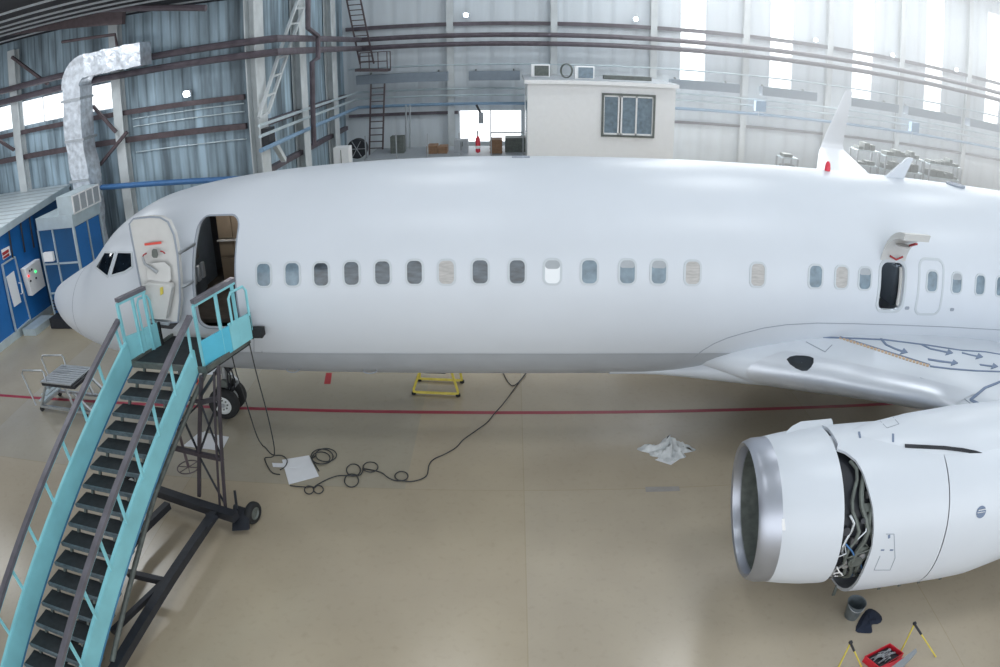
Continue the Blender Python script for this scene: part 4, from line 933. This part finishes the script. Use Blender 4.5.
for dx, dz in ((.12, .95), (.2, .85), (.08, 1.1)): MB().tube([ng+V((dx, -.1, 1.35)), ng+V((dx+.08, -.13, dz)), ng+V((dx, -.08, .6)), ng+V((.02, -.05, .45))], .016, 6).build('hydraulic_hose', black, gear)
MB().bar(ng+V((.1, -.08, 1.05)), ng+V((.26, .12, 1.15)), .1, .12).build('taxi_lamp_bracket', black, gear)
MB().tube([ng+V((-.45, -.2, 1.3)), ng+V((-.5, -.3, 1.0)), ng+V((-.48, -.32, .75))], .03, 6).build('warning_flag', red, gear)
for s in (-1, 1):       # main gear behind the engine
    mg = V((13.9, s*2.85, 0)); q = MB(); q.cyl(mg+V((0, 0, .5)), mg+V((0, 0, 2.0)), .12); st = q.build('main_gear_strut', alu, jet)
    MB().cyl(mg+V((0, -.5, .55)), mg+V((0, .5, .55)), .07).build('axle', alu, st)
    wheel(mg+V((0, -.43, .555)), .555, .4, st); wheel(mg+V((0, .43, .555)), .555, .4, st)
# starboard engine
MB().rings(rev([(0, .88), (.03, .93), (.32, 1.02), (1.4, 1.12), (3.4, 1.15), (5.3, .84), (5.2, .8), (1, .8), (.1, .79), (0, .86)], yo=9.46)[0], caps=False).build('starboard_engine', white, jet)
# fin
m = MB(); m.rings([[V((x0+a, b, z)) for a, b in airfoil(c, .09)] for x0, c, z in ((25.5, 6.5, 4.7), (29.5, 3.6, 8.6), (33, 2.0, 12.4))]); m.build('tail_fin', white, jet)

# ================================================================== STAIR TRUCK
SO = V((-2.01, -2.91, 2.6)); su = V((.9956, -.0941, 0)); sv_ = V((.0941, .9956, 0))
def S(u, v, z): return SO+su*u+sv_*v+V((0, 0, z))
st = thing('boarding_stairs', 'cyan mobile boarding stairs with dark treads standing at the open front door', 'boarding stairs', S(.6, -2, -2.6))
PW = 1.31
q = [at(132.6, 363, Z=2.6), at(199, 368, Z=2.6), at(207, 369, Z=2.6), at(250, 331, Z=2.6), V((DX1, -1.9, 2.6)), at(165, 326, Z=2.6)]
q = [q[0], q[2], V((-.22, -2.02, 2.6)), V((-1.75, -1.86, 2.6))]
pf = MB().prism(q, (0, 0, -.08)).build('platform', tread, st)
m = MB(); m.bar(q[0]-V((0, 0, .02)), q[1]-V((0, 0, .02)), .05, .09); m.bar(q[1], q[2], .04, .09); m.bar(q[0], q[3], .04, .09); each(m, 'platform_edge', steelg, pf)
NT = 18; RISE, GO, TW = .1375, .287, 1.17
for k in range(1, NT+1):
    z = -.02-RISE*k; v = -GO*k+.05
    c = S(.06+TW/2, v+.10, z)
    R3 = Matrix.Rotation(math.radians(-5.4), 3, 'Z')
    tr = bevel(MB().box(c, (TW, .30, .035), R3).build('tread', tread, st), .006)
    MB().box(S(.06+TW/2, v-.045, z-.012), (TW, .03, .06), R3).build('nosing', tread_e, tr)
m = MB()
for k in range(1, NT+1):     # saw-tooth hangers below the treads
    z = -.05-RISE*k; v = -GO*k+.05
    for u in (.05, .06+TW): m.bar(S(u, v+.22, z-.02), S(u, v-.04, z), .04, .05)
    for u in (.2, .9): m.bar(S(u, v+.22, z-.02), S(u, v+.28, z+RISE-.04), .04, .04)
each(m, 'tread_carrier', steelg, st)
LN = -GO*NT; LZ = -RISE*NT
def slope(v): return RISE/GO*v
# stringer panels
for u, mm, nm_ in ((-.03, cyan, 'left'), (PW-.03, cyan, 'right')):
    t0, b0 = (.36, -.02) if u < 0 else (.30, -.05)
    p0, p1 = S(u, -.02, t0), S(u, LN, slope(LN)+t0); p2, p3 = S(u, LN, slope(LN)+b0), S(u, -.02, b0)
    sp = MB().prism([p0, p1, p2, p3], su*.03).build('side_panel', mm, st)
    m = MB(); m.bar(p0, p1, .05, .03); m.build('top_trim', cyan, sp); m = MB(); m.bar(p3, p2, .06, .08); m.build('bottom_trim', cyan3, sp)
    # handrail
    hr = .74 if u < 0 else .84
    a, b = S(u+(-.06 if u < 0 else .05), .0, hr), S(u+(-.06 if u < 0 else .05), LN, slope(LN)+hr)
    h = MB().bar(a, b, .085, .06).build('handrail', railg, st)
    m = MB().bar(a-V((0, 0, .045)), b-V((0, 0, .045)), .05, .03); m.build('handrail_base', cyan, h)
    for k in range(9):
        v = -.12-.62*k; MB().bar(S(u+(-.03 if u < 0 else .03), v, slope(v)+t0-.02), S(u+(-.06 if u < 0 else .05), v, slope(v)+hr-.05), .035).build('baluster', cyan, st)
# platform guards: left and right
def guard(near, far, hn, hf, label, side):
    """near/far bottom points, heights"""
    d = (far-near)
    pn = MB().prism([near, near.lerp(far, .55), near.lerp(far, .55)+V((0, 0, hf*.42)), near+V((0, 0, hn*.42))], V((.03*side, 0, 0))).build('guard_panel', cyan2 if side > 0 else cyan, st)
    MB().prism([near.lerp(far, .56), far, far+V((0, 0, hf*.42)), near.lerp(far, .56)+V((0, 0, hf*.45))], V((.03*side, 0, 0))).build('sliding_panel', cyan, st)
    h = MB().bar(near+V((0, 0, hn)), near.lerp(far, .80)+V((0, 0, hn)), .1, .06).build('handrail', railg, st)
    MB().bar(near+V((0, 0, hn-.06)), near.lerp(far, .80)+V((0, 0, hn-.06)), .05, .04).build('handrail_base', cyan, h)
    for k in (0, .42, .75): MB().bar(near.lerp(far, k), near.lerp(far, k)+V((0, 0, hn-.05)), .045).build('guard_post', cyan, st)
    a = near.lerp(far, .6)+V((.05*side, 0, hf*.42)); b = near.lerp(far, .95)+V((.05*side, 0, hf*.4)); z1 = hn*.86
    MB().tube([a, a+V((0, 0, z1-hf*.42-.08)), a.lerp(b, .15)+V((0, 0, z1-hf*.42)), a.lerp(b, .85)+V((0, 0, z1-hf*.42)), b+V((0, 0, z1-hf*.42-.08)), b], .022, 8).build('hoop', cyan, st)
    MB().bar(far+V((0, 0, -.02)), far+V((0, 0, hf*.42)), .05).build('bumper_strip', rubber, st)
guard(at(205, 369, Y=-3.0), V((-.15, -2.05, 2.66)), 1.08, 1.02, '', 1)
guard(S(-.05, .0, .0), V((-1.78, -2.22, 2.6)), 1.06, .95, '', -1)
MB().box((-.08, -1.98, 2.72), (.22, .16, .14)).build('rubber_bumper', rubber, st)
# long brace tube
MB().tube([at(206, 371, Y=-2.95), at(156, 492, Y=-4.3), at(112, 662, Z=.4)], .04, 10).build('side_brace', steelg, st)
# chassis
ZB = .34
def B(x, y, z=ZB): return at(x, y, Z=z)
m = MB(); m.bar(B(146, 487), B(236, 517), .16, .14); m.bar(B(214, 514), B(172, 576), .14, .13); m.bar(B(172, 576), B(118, 664), .14, .13); m.bar(B(118, 664), B(104, 690), .14, .13)
m.bar(B(168, 505), B(138, 534), .12, .12); m.bar(B(138, 534), B(60, 664), .12, .12); m.bar(B(128, 573), B(167, 582), .09, .1); m.bar(B(163, 583), B(112, 632), .08, .08)
ch = each(m, 'chassis_beam', black, st)[0]
MB().prism([B(205, 512, ZB+.08), B(218, 516, ZB+.08), B(207, 528, ZB+.08)], (0, 0, -.05)).build('gusset', black, ch)
P1, P2 = B(199.3, 496), B(225.5, 508)
T1, T2 = at(201.5, 376, Y=P1.y), at(218.5, 366, Y=P2.y)
m = MB(); m.bar(P2, T2, .045); m.bar(P2+V((-.11, .02, 0)), T2+V((-.09, 0, -.1)), .03); m.bar(P1, T1, .055)
def LP(P, T, f): return P.lerp(T, f)
for f_ in (.38, .8): m.bar(LP(P1, T1, f_), LP(P2, T2, f_), .07)
L0, L1 = at(160, 444, Y=P1.y+.1), at(172, 392, Y=P1.y+.1); m.bar(LP(P1, T1, .38), L0, .07); m.bar(LP(P1, T1, .8), L1, .05)
each(m, 'tower_member', towerm, st)
m = MB(); m.bar(LP(P1, T1, .36), LP(P2, T2, .03), .028); m.bar(LP(P1, T1, .38), LP(P2, T2, .8), .028); m.bar(LP(P1, T1, .8), LP(P2, T2, .38), .028); m.bar(LP(P1, T1, .38), L1, .028); m.bar(LP(P1, T1, .8), L0, .028); m.bar(LP(P1, T1, .85), T2+V((0, 0, -.03)), .04)
each(m, 'cross_brace', black, st)
hwc = at(188.5, 467, Z=.75)
w_ = MB().tube([hwc+V((.2*math.cos(a), .2*math.sin(a), 0)) for a in np.linspace(0, 2*PI, 29)[:-1]], .011, 8, closed=True).build('hand_wheel', brown, st)
m = MB(); 
for k in range(3): a = k*PI/3; m.bar(hwc-V((.2*math.cos(a), .2*math.sin(a), 0)), hwc+V((.2*math.cos(a), .2*math.sin(a), 0)), .012)
each(m, 'spoke', brown, w_); MB().cyl(hwc, hwc+V((0, 0, 1.35)), .025).build('screw_shaft', brown, st)
wc = at(255.5, 523, Y=-3.42); wc.z = .155
wheel((wc.x, wc.y, .19), .19, .12, st, V((.96, -.28, 0)), steelg)
MB().prism([B(233, 506, .3), B(249, 511, .3), B(249, 530, .1), B(232, 531, .1)], (.0, .05, 0)).build('wheel_bracket', black, st)
MB().bar(at(237, 510, Z=.4), at(236, 496, Z=.4)+V((0, 0, .1)), .04).build('tow_lever', black, st)
w2 = B(128, 480, .2); wheel((w2.x, w2.y, .155), .155, .12, st, V((.96, -.28, 0)))
for px_ in ((100, 690), (52, 676)):
    w2 = B(*px_, .2); wheel((w2.x, w2.y, .155), .155, .12, st, V((.96, -.28, 0)))

# ================================================================== SMALL THINGS ON THE FLOOR
def fl(x, y, z=.0): return at(x, y, Z=z)
single('floor_line', MB().span((-16, .15, .0005), (14.5, .26, .004)), lred, 'long straight dark red line painted on the floor under the jet', 'floor marking', (-16, .2, 0))
p = fl(327, 379); single('floor_mark', MB().prism([fl(324, 384, .001), fl(330.5, 384, .001), fl(332, 373, .001), fl(326, 373, .001)], (0, 0, .003)), dred, 'short red dash painted on the floor beyond the red line', 'floor marking', p)
single('floor_patch', MB().prism([fl(645, 487, .001), fl(679, 486.5, .001), fl(680, 491, .001), fl(646, 492, .001)], (0, 0, .003)), patch, 'narrow grey repair patch on the floor left of the engine', 'floor patch', fl(660, 489))
def sheetthing(pix, label, extra=None):
    p = fl(*pix[0]); t = thing('paper_sheet', label, 'sheet', p, 'white sheets on the floor'); MB().prism([fl(*q, .008) for q in pix], (0, 0, .006)).build('sheet', paper, t)
    if extra: MB().prism([fl(*q, .016) for q in extra], (0, 0, .004)).build('loose_leaf', paper, t)
sheetthing([(282, 460), (309, 455.5), (319, 476.5), (289, 484.5)], 'white sheet lying on the floor beside the cable coil', [(272, 463), (301, 464), (300, 468), (273, 467)])
sheetthing([(183, 446), (200, 432), (229, 437), (222, 451)], 'white sheet on the floor behind the stair tower', [(195, 440), (205, 431), (212, 436), (203, 444)])
# crumpled plastic
c = fl(668, 452); m = MB(); random.seed(11)
def crum(u, v):
    a = 2*PI*u; r = v; e = .42+.1*math.sin(3*a)+.05*math.sin(7*a+1); h = (1-v)*.22*(1+.6*math.sin(5*a+v*9))+.03*math.sin(17*u*6+v*11)*(v < .98)
    return V((c.x+e*r*math.cos(a)*1.1, c.y+e*r*math.sin(a)*.62, max(.003, h)))
m.grid(crum, 40, 10, smooth=False); t = thing('plastic_sheeting', 'crumpled translucent plastic sheeting on the floor left of the engine', 'plastic', c); m.build('crumpled_sheet', plastic, t)
MB().prism([fl(655, 460, .002), fl(671, 465, .002), fl(684, 456, .002), fl(670, 452, .002)], (0, 0, .003)).build('flat_corner', paper, t)
# cables
def cab(pts, label, nm='power_cable', r=.0105):
    m = MB(); q = []
    P_ = [V(p) for p in pts]
    for i in range(len(P_)-1):       # catmull-rom
        a, b, c_, d = P_[max(0, i-1)], P_[i], P_[i+1], P_[min(len(P_)-1, i+2)]
        for k in range(5):
            t_ = k/5; q.append(.5*((2*b)+(c_-a)*t_+(2*a-5*b+4*c_-d)*t_*t_+(3*b-a-3*c_+d)*t_**3))
    q.append(P_[-1]); q = [V((p.x, p.y, max(p.z, r))) for p in q]; m.tube(q, r, 6); return single(nm, m, cable, label, 'cable', P_[0], 'black cables')
def loop(cx, cy, rx, ry, a0, n=12, turns=1): return [(cx+rx*math.cos(math.radians(a0+360*turns*k/n)), cy+ry*math.sin(math.radians(a0+360*turns*k/n))) for k in range(n+1)]
pp = [(290, 485.5), (298, 486.5), (306, 487)]+loop(309, 490, 4.5, 4, -90, 10)[1:]+loop(318.5, 489.5, 4.8, 4, 180, 10)[1:]+[(316, 485.5), (328, 479), (338, 475.8), (348, 475.5)]+loop(353.5, 470, 7, 6, 60, 10)+loop(351.5, 480.5, 7, 6.5, -80, 10)+[(360, 475)]+loop(370.5, 467, 7.5, 5, 160, 10)+[(380, 472), (388, 477.5), (395, 480.4)]+loop(401.5, 476, 6.5, 4.6, 90, 10, -1)+[(410, 481.5), (420, 479.5), (427, 475), (429, 465), (434, 459), (445, 454), (456, 447.5), (463, 440), (474, 432), (487, 422.5), (494, 414), (503, 404), (512, 392), (520, 381), (526, 373)]
cab([fl(x, y, .02+.01*(i % 3)) for i, (x, y) in enumerate(pp)]+[V((4.0, 1.3, .02)), V((3.7, 2.4, .02))], 'long black cable with loops running from the paper sheet under the fuselage')
cab([fl(319, 471, .02)]+[fl(x, y, .02+.012*k/12) for k, (x, y) in enumerate(loop(322, 456.5, 11, 7.5, 160, 12)+loop(326, 455, 10.5, 6.5, 170, 12)+loop(321, 458, 9, 6, 200, 12))], 'coiled black cable lying right of the white sheet')
cab([(-.2, -2.1, 2.6), (-.16, -2.12, 2.1), (-.1, -2.1, 1.2), (-.16, -2.0, .4), fl(265, 458, .015), fl(268, 467, .015), fl(273, 473, .015), fl(280, 474.5, .015)], 'black cable dropping from the stair bumper to the floor, right one of the pair')
cab([at(230, 346, Y=-2.2), at(236, 372, Y=-2.1), at(243, 392, Y=-2.0), at(250, 415, Y=-1.9), at(257, 436, Y=-1.8), fl(263, 446, .015), fl(272, 454.5, .015), fl(282, 455.5, .03), fl(287, 460, .03), fl(285.5, 466, .03), fl(280, 470, .03)], 'black cable dropping from the stair platform to the floor, left one of the pair')
# yellow trestle
t = thing('yellow_trestle', 'yellow steel step frame standing beneath the fuselage', 'trestle', fl(436, 396))
a, b = fl(414, 394), fl(458, 396); m = MB(); ux = (b-a).normalized(); uy = V((-ux.y, ux.x, 0))
m.tube([a+V((0, 0, .05)), b+V((0, 0, .05))], .03); m.tube([a+uy*.6+V((0, 0, .05)), b+uy*.6+V((0, 0, .05))], .03)
for s_, e in ((a, .14), (b, -.14)):
    top = s_+ux*e*.85; m.tube([s_+V((0, 0, .05)), s_+V((0, 0, .12)), top+uy*.1+V((0, 0, .45)), top+uy*.2+V((0, 0, 1.0))], .028); m.tube([s_+uy*.6+V((0, 0, .05)), top+uy*.5+V((0, 0, 1.0))], .028)
m.tube([a+ux*.14+uy*.2+V((0, 0, 1.0)), b-ux*.14+uy*.2+V((0, 0, 1.0))], .028); each(m, 'frame_tube', yellow, t)
MB().box((a+b)/2+uy*.15+V((0, 0, .5)), ((b-a).length-.5, .22, .03), Matrix.Rotation(math.atan2(ux.y, ux.x), 3, 'Z')).build('step', steelg, t)
for p in (a, b, a+uy*.6, b+uy*.6): MB().cyl(p, p+V((0, 0, .05)), .05).build('foot', rubber, t)
# silver work step at left
t = thing('work_step', 'small wheeled aluminium work step with ribbed deck left of the stairs', 'work platform', fl(60, 405))
a, b = fl(43, 411), fl(84, 417); ux = (b-a).normalized(); uy = V((-ux.y, ux.x, 0)); L_ = (b-a).length
def C(u, v, z): return a+ux*u*L_+uy*v+V((0, 0, z))
m = MB()
for k in range(9): v = -.02+.1*k; m.box(C(.58, v+.0, .82), (.92*L_*.8, .085, .03), Matrix.Rotation(math.atan2(ux.y, ux.x), 3, 'Z'))
m.build('deck', alu, t); MB().box(C(.62, .38, .76), (.78*L_, .86, .07), Matrix.Rotation(math.atan2(ux.y, ux.x), 3, 'Z')).build('deck_frame', black, t)
m = MB()
for v in (0, .75):
    m.bar(C(0, v, .14), C(1.25, v, .14), .06); m.bar(C(0, v, .14), C(.3, v, .75), .05); m.bar(C(.85, v, .14), C(.75, v, .75), .045); m.bar(C(1.25, v, .14), C(.9, v, .6), .05)
m.bar(C(0, 0, .14), C(0, .75, .14), .06); m.bar(C(1.1, 0, .14), C(1.1, .75, .14), .06); each(m, 'frame_tube', alu, t)
m = MB()
for k in range(3): m.box(C(.02+.12*k, .38, .25+.18*k), (.2, .7, .03), Matrix.Rotation(math.atan2(ux.y, ux.x), 3, 'Z'))
each(m, 'step', sheet, t)
for v in (-.02, .78): MB().tube([C(-.12, v, .15), C(-.25, v, .95), C(-.2, v, 1.05), C(.3, v, 1.1), C(.34, v, 1.05), C(.34, v, .8)], .022).build('handrail', alu, t)
for u, v in ((0, 0), (1.05, 0), (0, .75), (1.05, .75)):
    c = C(u, v, 0); k = MB().cyl(c+V((-.0, -.025, .06)), c+V((0, .025, .06)), .06, 16).build('caster', rubber, t); MB().bar(c+V((0, 0, .08)), c+V((0, 0, .15)), .04).build('fork', steelg, k)
# bucket
c = fl(851, 616); t = thing('bucket', 'galvanised metal bucket standing under the engine', 'bucket', c)
m = MB(); P = [(.105, 0), (.11, .01), (.14, .28), (.15, .29), (.14, .285), (.1, .02), (.01, .015)]
m.rings([[c+V((r*math.cos(a_), r*math.sin(a_), z)) for a_ in np.linspace(0, 2*PI, 33)[:-1]] for r, z in P], caps=False); m.build('pail', bucketm, t)
MB().tube([c+V((.15*math.cos(a_), -.0+.15*math.sin(a_)*.2-.1*math.sin(a_)*0, .27+.0)) for a_ in np.linspace(0, PI, 3)][:1]+[c+V((.14*math.cos(a_), -.14*math.sin(a_), .27-.06*math.sin(a_))) for a_ in np.linspace(0, PI, 12)], .006, 6).build('handle', alu, t)
# cloth
pix = [(853, 633), (858, 621), (866, 609), (871, 607.5), (880, 613), (884, 620), (878, 625.5), (870, 623), (873, 631), (872, 634), (862, 633)]
ctr = fl(868, 621); m = MB(); base = [fl(*q, .003) for q in pix]; k = len(base)
mid = [p.lerp(ctr, .45)+V((0, 0, .05+.03*math.sin(i*2.3))) for i, p in enumerate(base)]; m.add(base+mid+[ctr+V((0, 0, .03))], [(i, (i+1) % k, k+(i+1) % k, k+i) for i in range(k)]+[(k+i, k+(i+1) % k, 2*k) for i in range(k)], True)
o = single('navy_cloth', m, cloth, 'dark navy cloth dropped on the floor beside the bucket', 'cloth', fl(868, 633)); 
sd = o.modifiers.new('s', 'SUBSURF'); sd.levels = sd.render_levels = 1
# tool box
t = thing('tool_box', 'open red tool box full of spanners at the bottom edge', 'tool box', fl(890, 662))
q = [fl(865, 656, .12), fl(890, 643, .12), fl(904, 653, .12), fl(880, 668, .12)]
m = MB()
for i in range(4): a_, b_ = q[i], q[(i+1) % 4]; m.prism([a_, b_, V((b_.x, b_.y, 0)), V((a_.x, a_.y, 0))], ((sum(q, V())/4-a_).normalized()*.015))
m.prism([V((p.x, p.y, 0)) for p in q], (0, 0, .01)); m.build('tray', toolred, t)
MB().prism([fl(877, 668, .13), fl(904, 657, .13), fl(904, 680, .13), fl(880, 690, .13)], (0, 0, -.12)).build('lower_tray', toolred, t)
lid = MB().prism([fl(890, 668, .14), fl(916, 648, .34), fl(917, 652, .34), fl(895, 676, .14)], (0, 0, -.03)).build('lid', tool_s, t)
m = MB(); random.seed(5)
cc = sum(q, V())/4
for k in range(16):
    u = (q[1]-q[0])*random.uniform(-.32, .32)+(q[2]-q[1])*random.uniform(-.3, .3); d = ((q[1]-q[0]).normalized()+V((random.uniform(-.3, .3), random.uniform(-.3, .3), 0))).normalized()*random.uniform(.05, .11)
    c = cc+u+V((0, 0, -.05+.03*random.random())); m.tube([c-d, c+d], random.uniform(.005, .01), 6); m.cyl(c+d-V((0, 0, .006)), c+d+V((0, 0, .006)), .018, 8)
o = m.build('hand_tools', tool_s, t); o['kind'] = 'stuff'
MB().prism([V((p.x, p.y, .03)).lerp(V((cc.x, cc.y, .03)), .1) for p in q], (0, 0, .02)).build('tray_liner', black, t)
# yellow/black trestle stands
for (ax, ay), (bx, by), (cx_, cy_), lb in (((850.5, 643), (838, 668), (862, 668), 'yellow and black folding stand left of the red tool box'), ((914.5, 624), (901, 651), (936, 657), 'yellow and black folding stand right of the red tool box')):
    a, b, c = fl(ax, ay, .45), fl(bx, by), fl(cx_, cy_); t = thing('folding_stand', lb, 'stand', b, 'yellow folding stands')
    MB().tube([a, b], .012).build('leg', yellow, t); l2 = MB().tube([a, c], .012).build('leg', yellow, t); MB().tube([a, a.lerp(c, .3)], .018).build('grip', black, l2)
    MB().box(a+V((0, 0, .01)), (.04, .04, .04)).build('hinge', black, t)

# added scattering volume imitating lens haze at the bright end of the back wall
hv = bpy.data.materials.new('lens_glare_scatter'); hv.use_nodes = True; nt = hv.node_tree; nt.nodes.clear()
ho = nt.nodes.new('ShaderNodeOutputMaterial'); hs = nt.nodes.new('ShaderNodeVolumeScatter'); hs.inputs['Color'].default_value = (.93, .97, 1, 1)
tc = nt.nodes.new('ShaderNodeTexCoord'); sx = nt.nodes.new('ShaderNodeSeparateXYZ'); mr = nt.nodes.new('ShaderNodeMapRange'); mr.interpolation_type = 'SMOOTHSTEP'
nt.links.new(tc.outputs['Object'], sx.inputs[0]); nt.links.new(sx.outputs['X'], mr.inputs[0])
mr.inputs[1].default_value = 4; mr.inputs[2].default_value = 17; mr.inputs[3].default_value = 0; mr.inputs[4].default_value = .05
nt.links.new(mr.outputs[0], hs.inputs['Density']); nt.links.new(hs.outputs[0], ho.inputs['Volume'])
hz_o = MB().span((4, 8.5, 1.0), (44, WY-.02, CZ-.02)).build('glare', hv); tag(hz_o, 'added volume imitating lens haze in front of the window strips of the back wall', 'glare', kind='stuff')
# ================================================================== LIGHT
wd = bpy.data.worlds.new('world'); SC.world = wd; wd.use_nodes = True; bg = wd.node_tree.nodes['Background']
bg.inputs[0].default_value = (.88, .94, 1, 1); bg.inputs[1].default_value = 1.1
def area(name, loc, rot, sx, sy, e, col=(1, 1, 1)):
    l = bpy.data.lights.new(name, 'AREA'); l.shape = 'RECTANGLE'; l.size = sx; l.size_y = sy; l.energy = e; l.color = col
    o = bpy.data.objects.new(name, l); COL.objects.link(o); o.location = loc; o.rotation_euler = rot; return o
for x, y, e in ((-9, -3, 170), (-9, 3.5, 200), (-15, 2, 150), ): area('left_bay_fill', (x, y, 8.85), (0, 0, 0), 2, 2, e, (.93, .97, 1))  # added fill lights brightening the dim left bay
area('end_bay_fill', (25, 14.5, CZ-.2), (0, 0, 0), 34, 7, 1900, (.95, .98, 1))  # added overhead fill for the washed-out end; the roof is solid
area('camera_side_fill', (6, -20, 5.5), (math.radians(90), 0, 0), 44, 9, 1800, (.96, .98, 1))  # added soft fill from the camera side for fuselage flank and belly
area('low_wall_fill', (25, WY-.6, 4.2), (math.radians(-90), 0, 0), 30, 2.5, 1500, (.93, .97, 1))  # added fill floating before the wall, brightens the low part of the volume
for i, (x, y) in enumerate(((2, -6), (10, -6), (18, -6), (2, 3), (10, 3), (18, 3), (2, 12), (10, 12), (18, 12), (26, 3), (26, 12))):
    area('hangar_lamp', (x, y, CZ-.3), (0, 0, 0), 2.2, 2.2, 110+(60 if x > 9 else 0), (.95, .98, 1))
area('window_daylight', (24, WY-.6, 9.5), (math.radians(-75), 0, 0), 26, 5, 1500, (.93, .97, 1))
vs = SC.view_settings; SC.display_settings.display_device = 'sRGB'; vs.view_transform = 'Standard'; vs.look = 'None'; vs.gamma = 1; vs.use_curve_mapping = False; vs.exposure = -0.08
SC.cycles.use_denoising = True
SC.cycles.max_bounces = 6
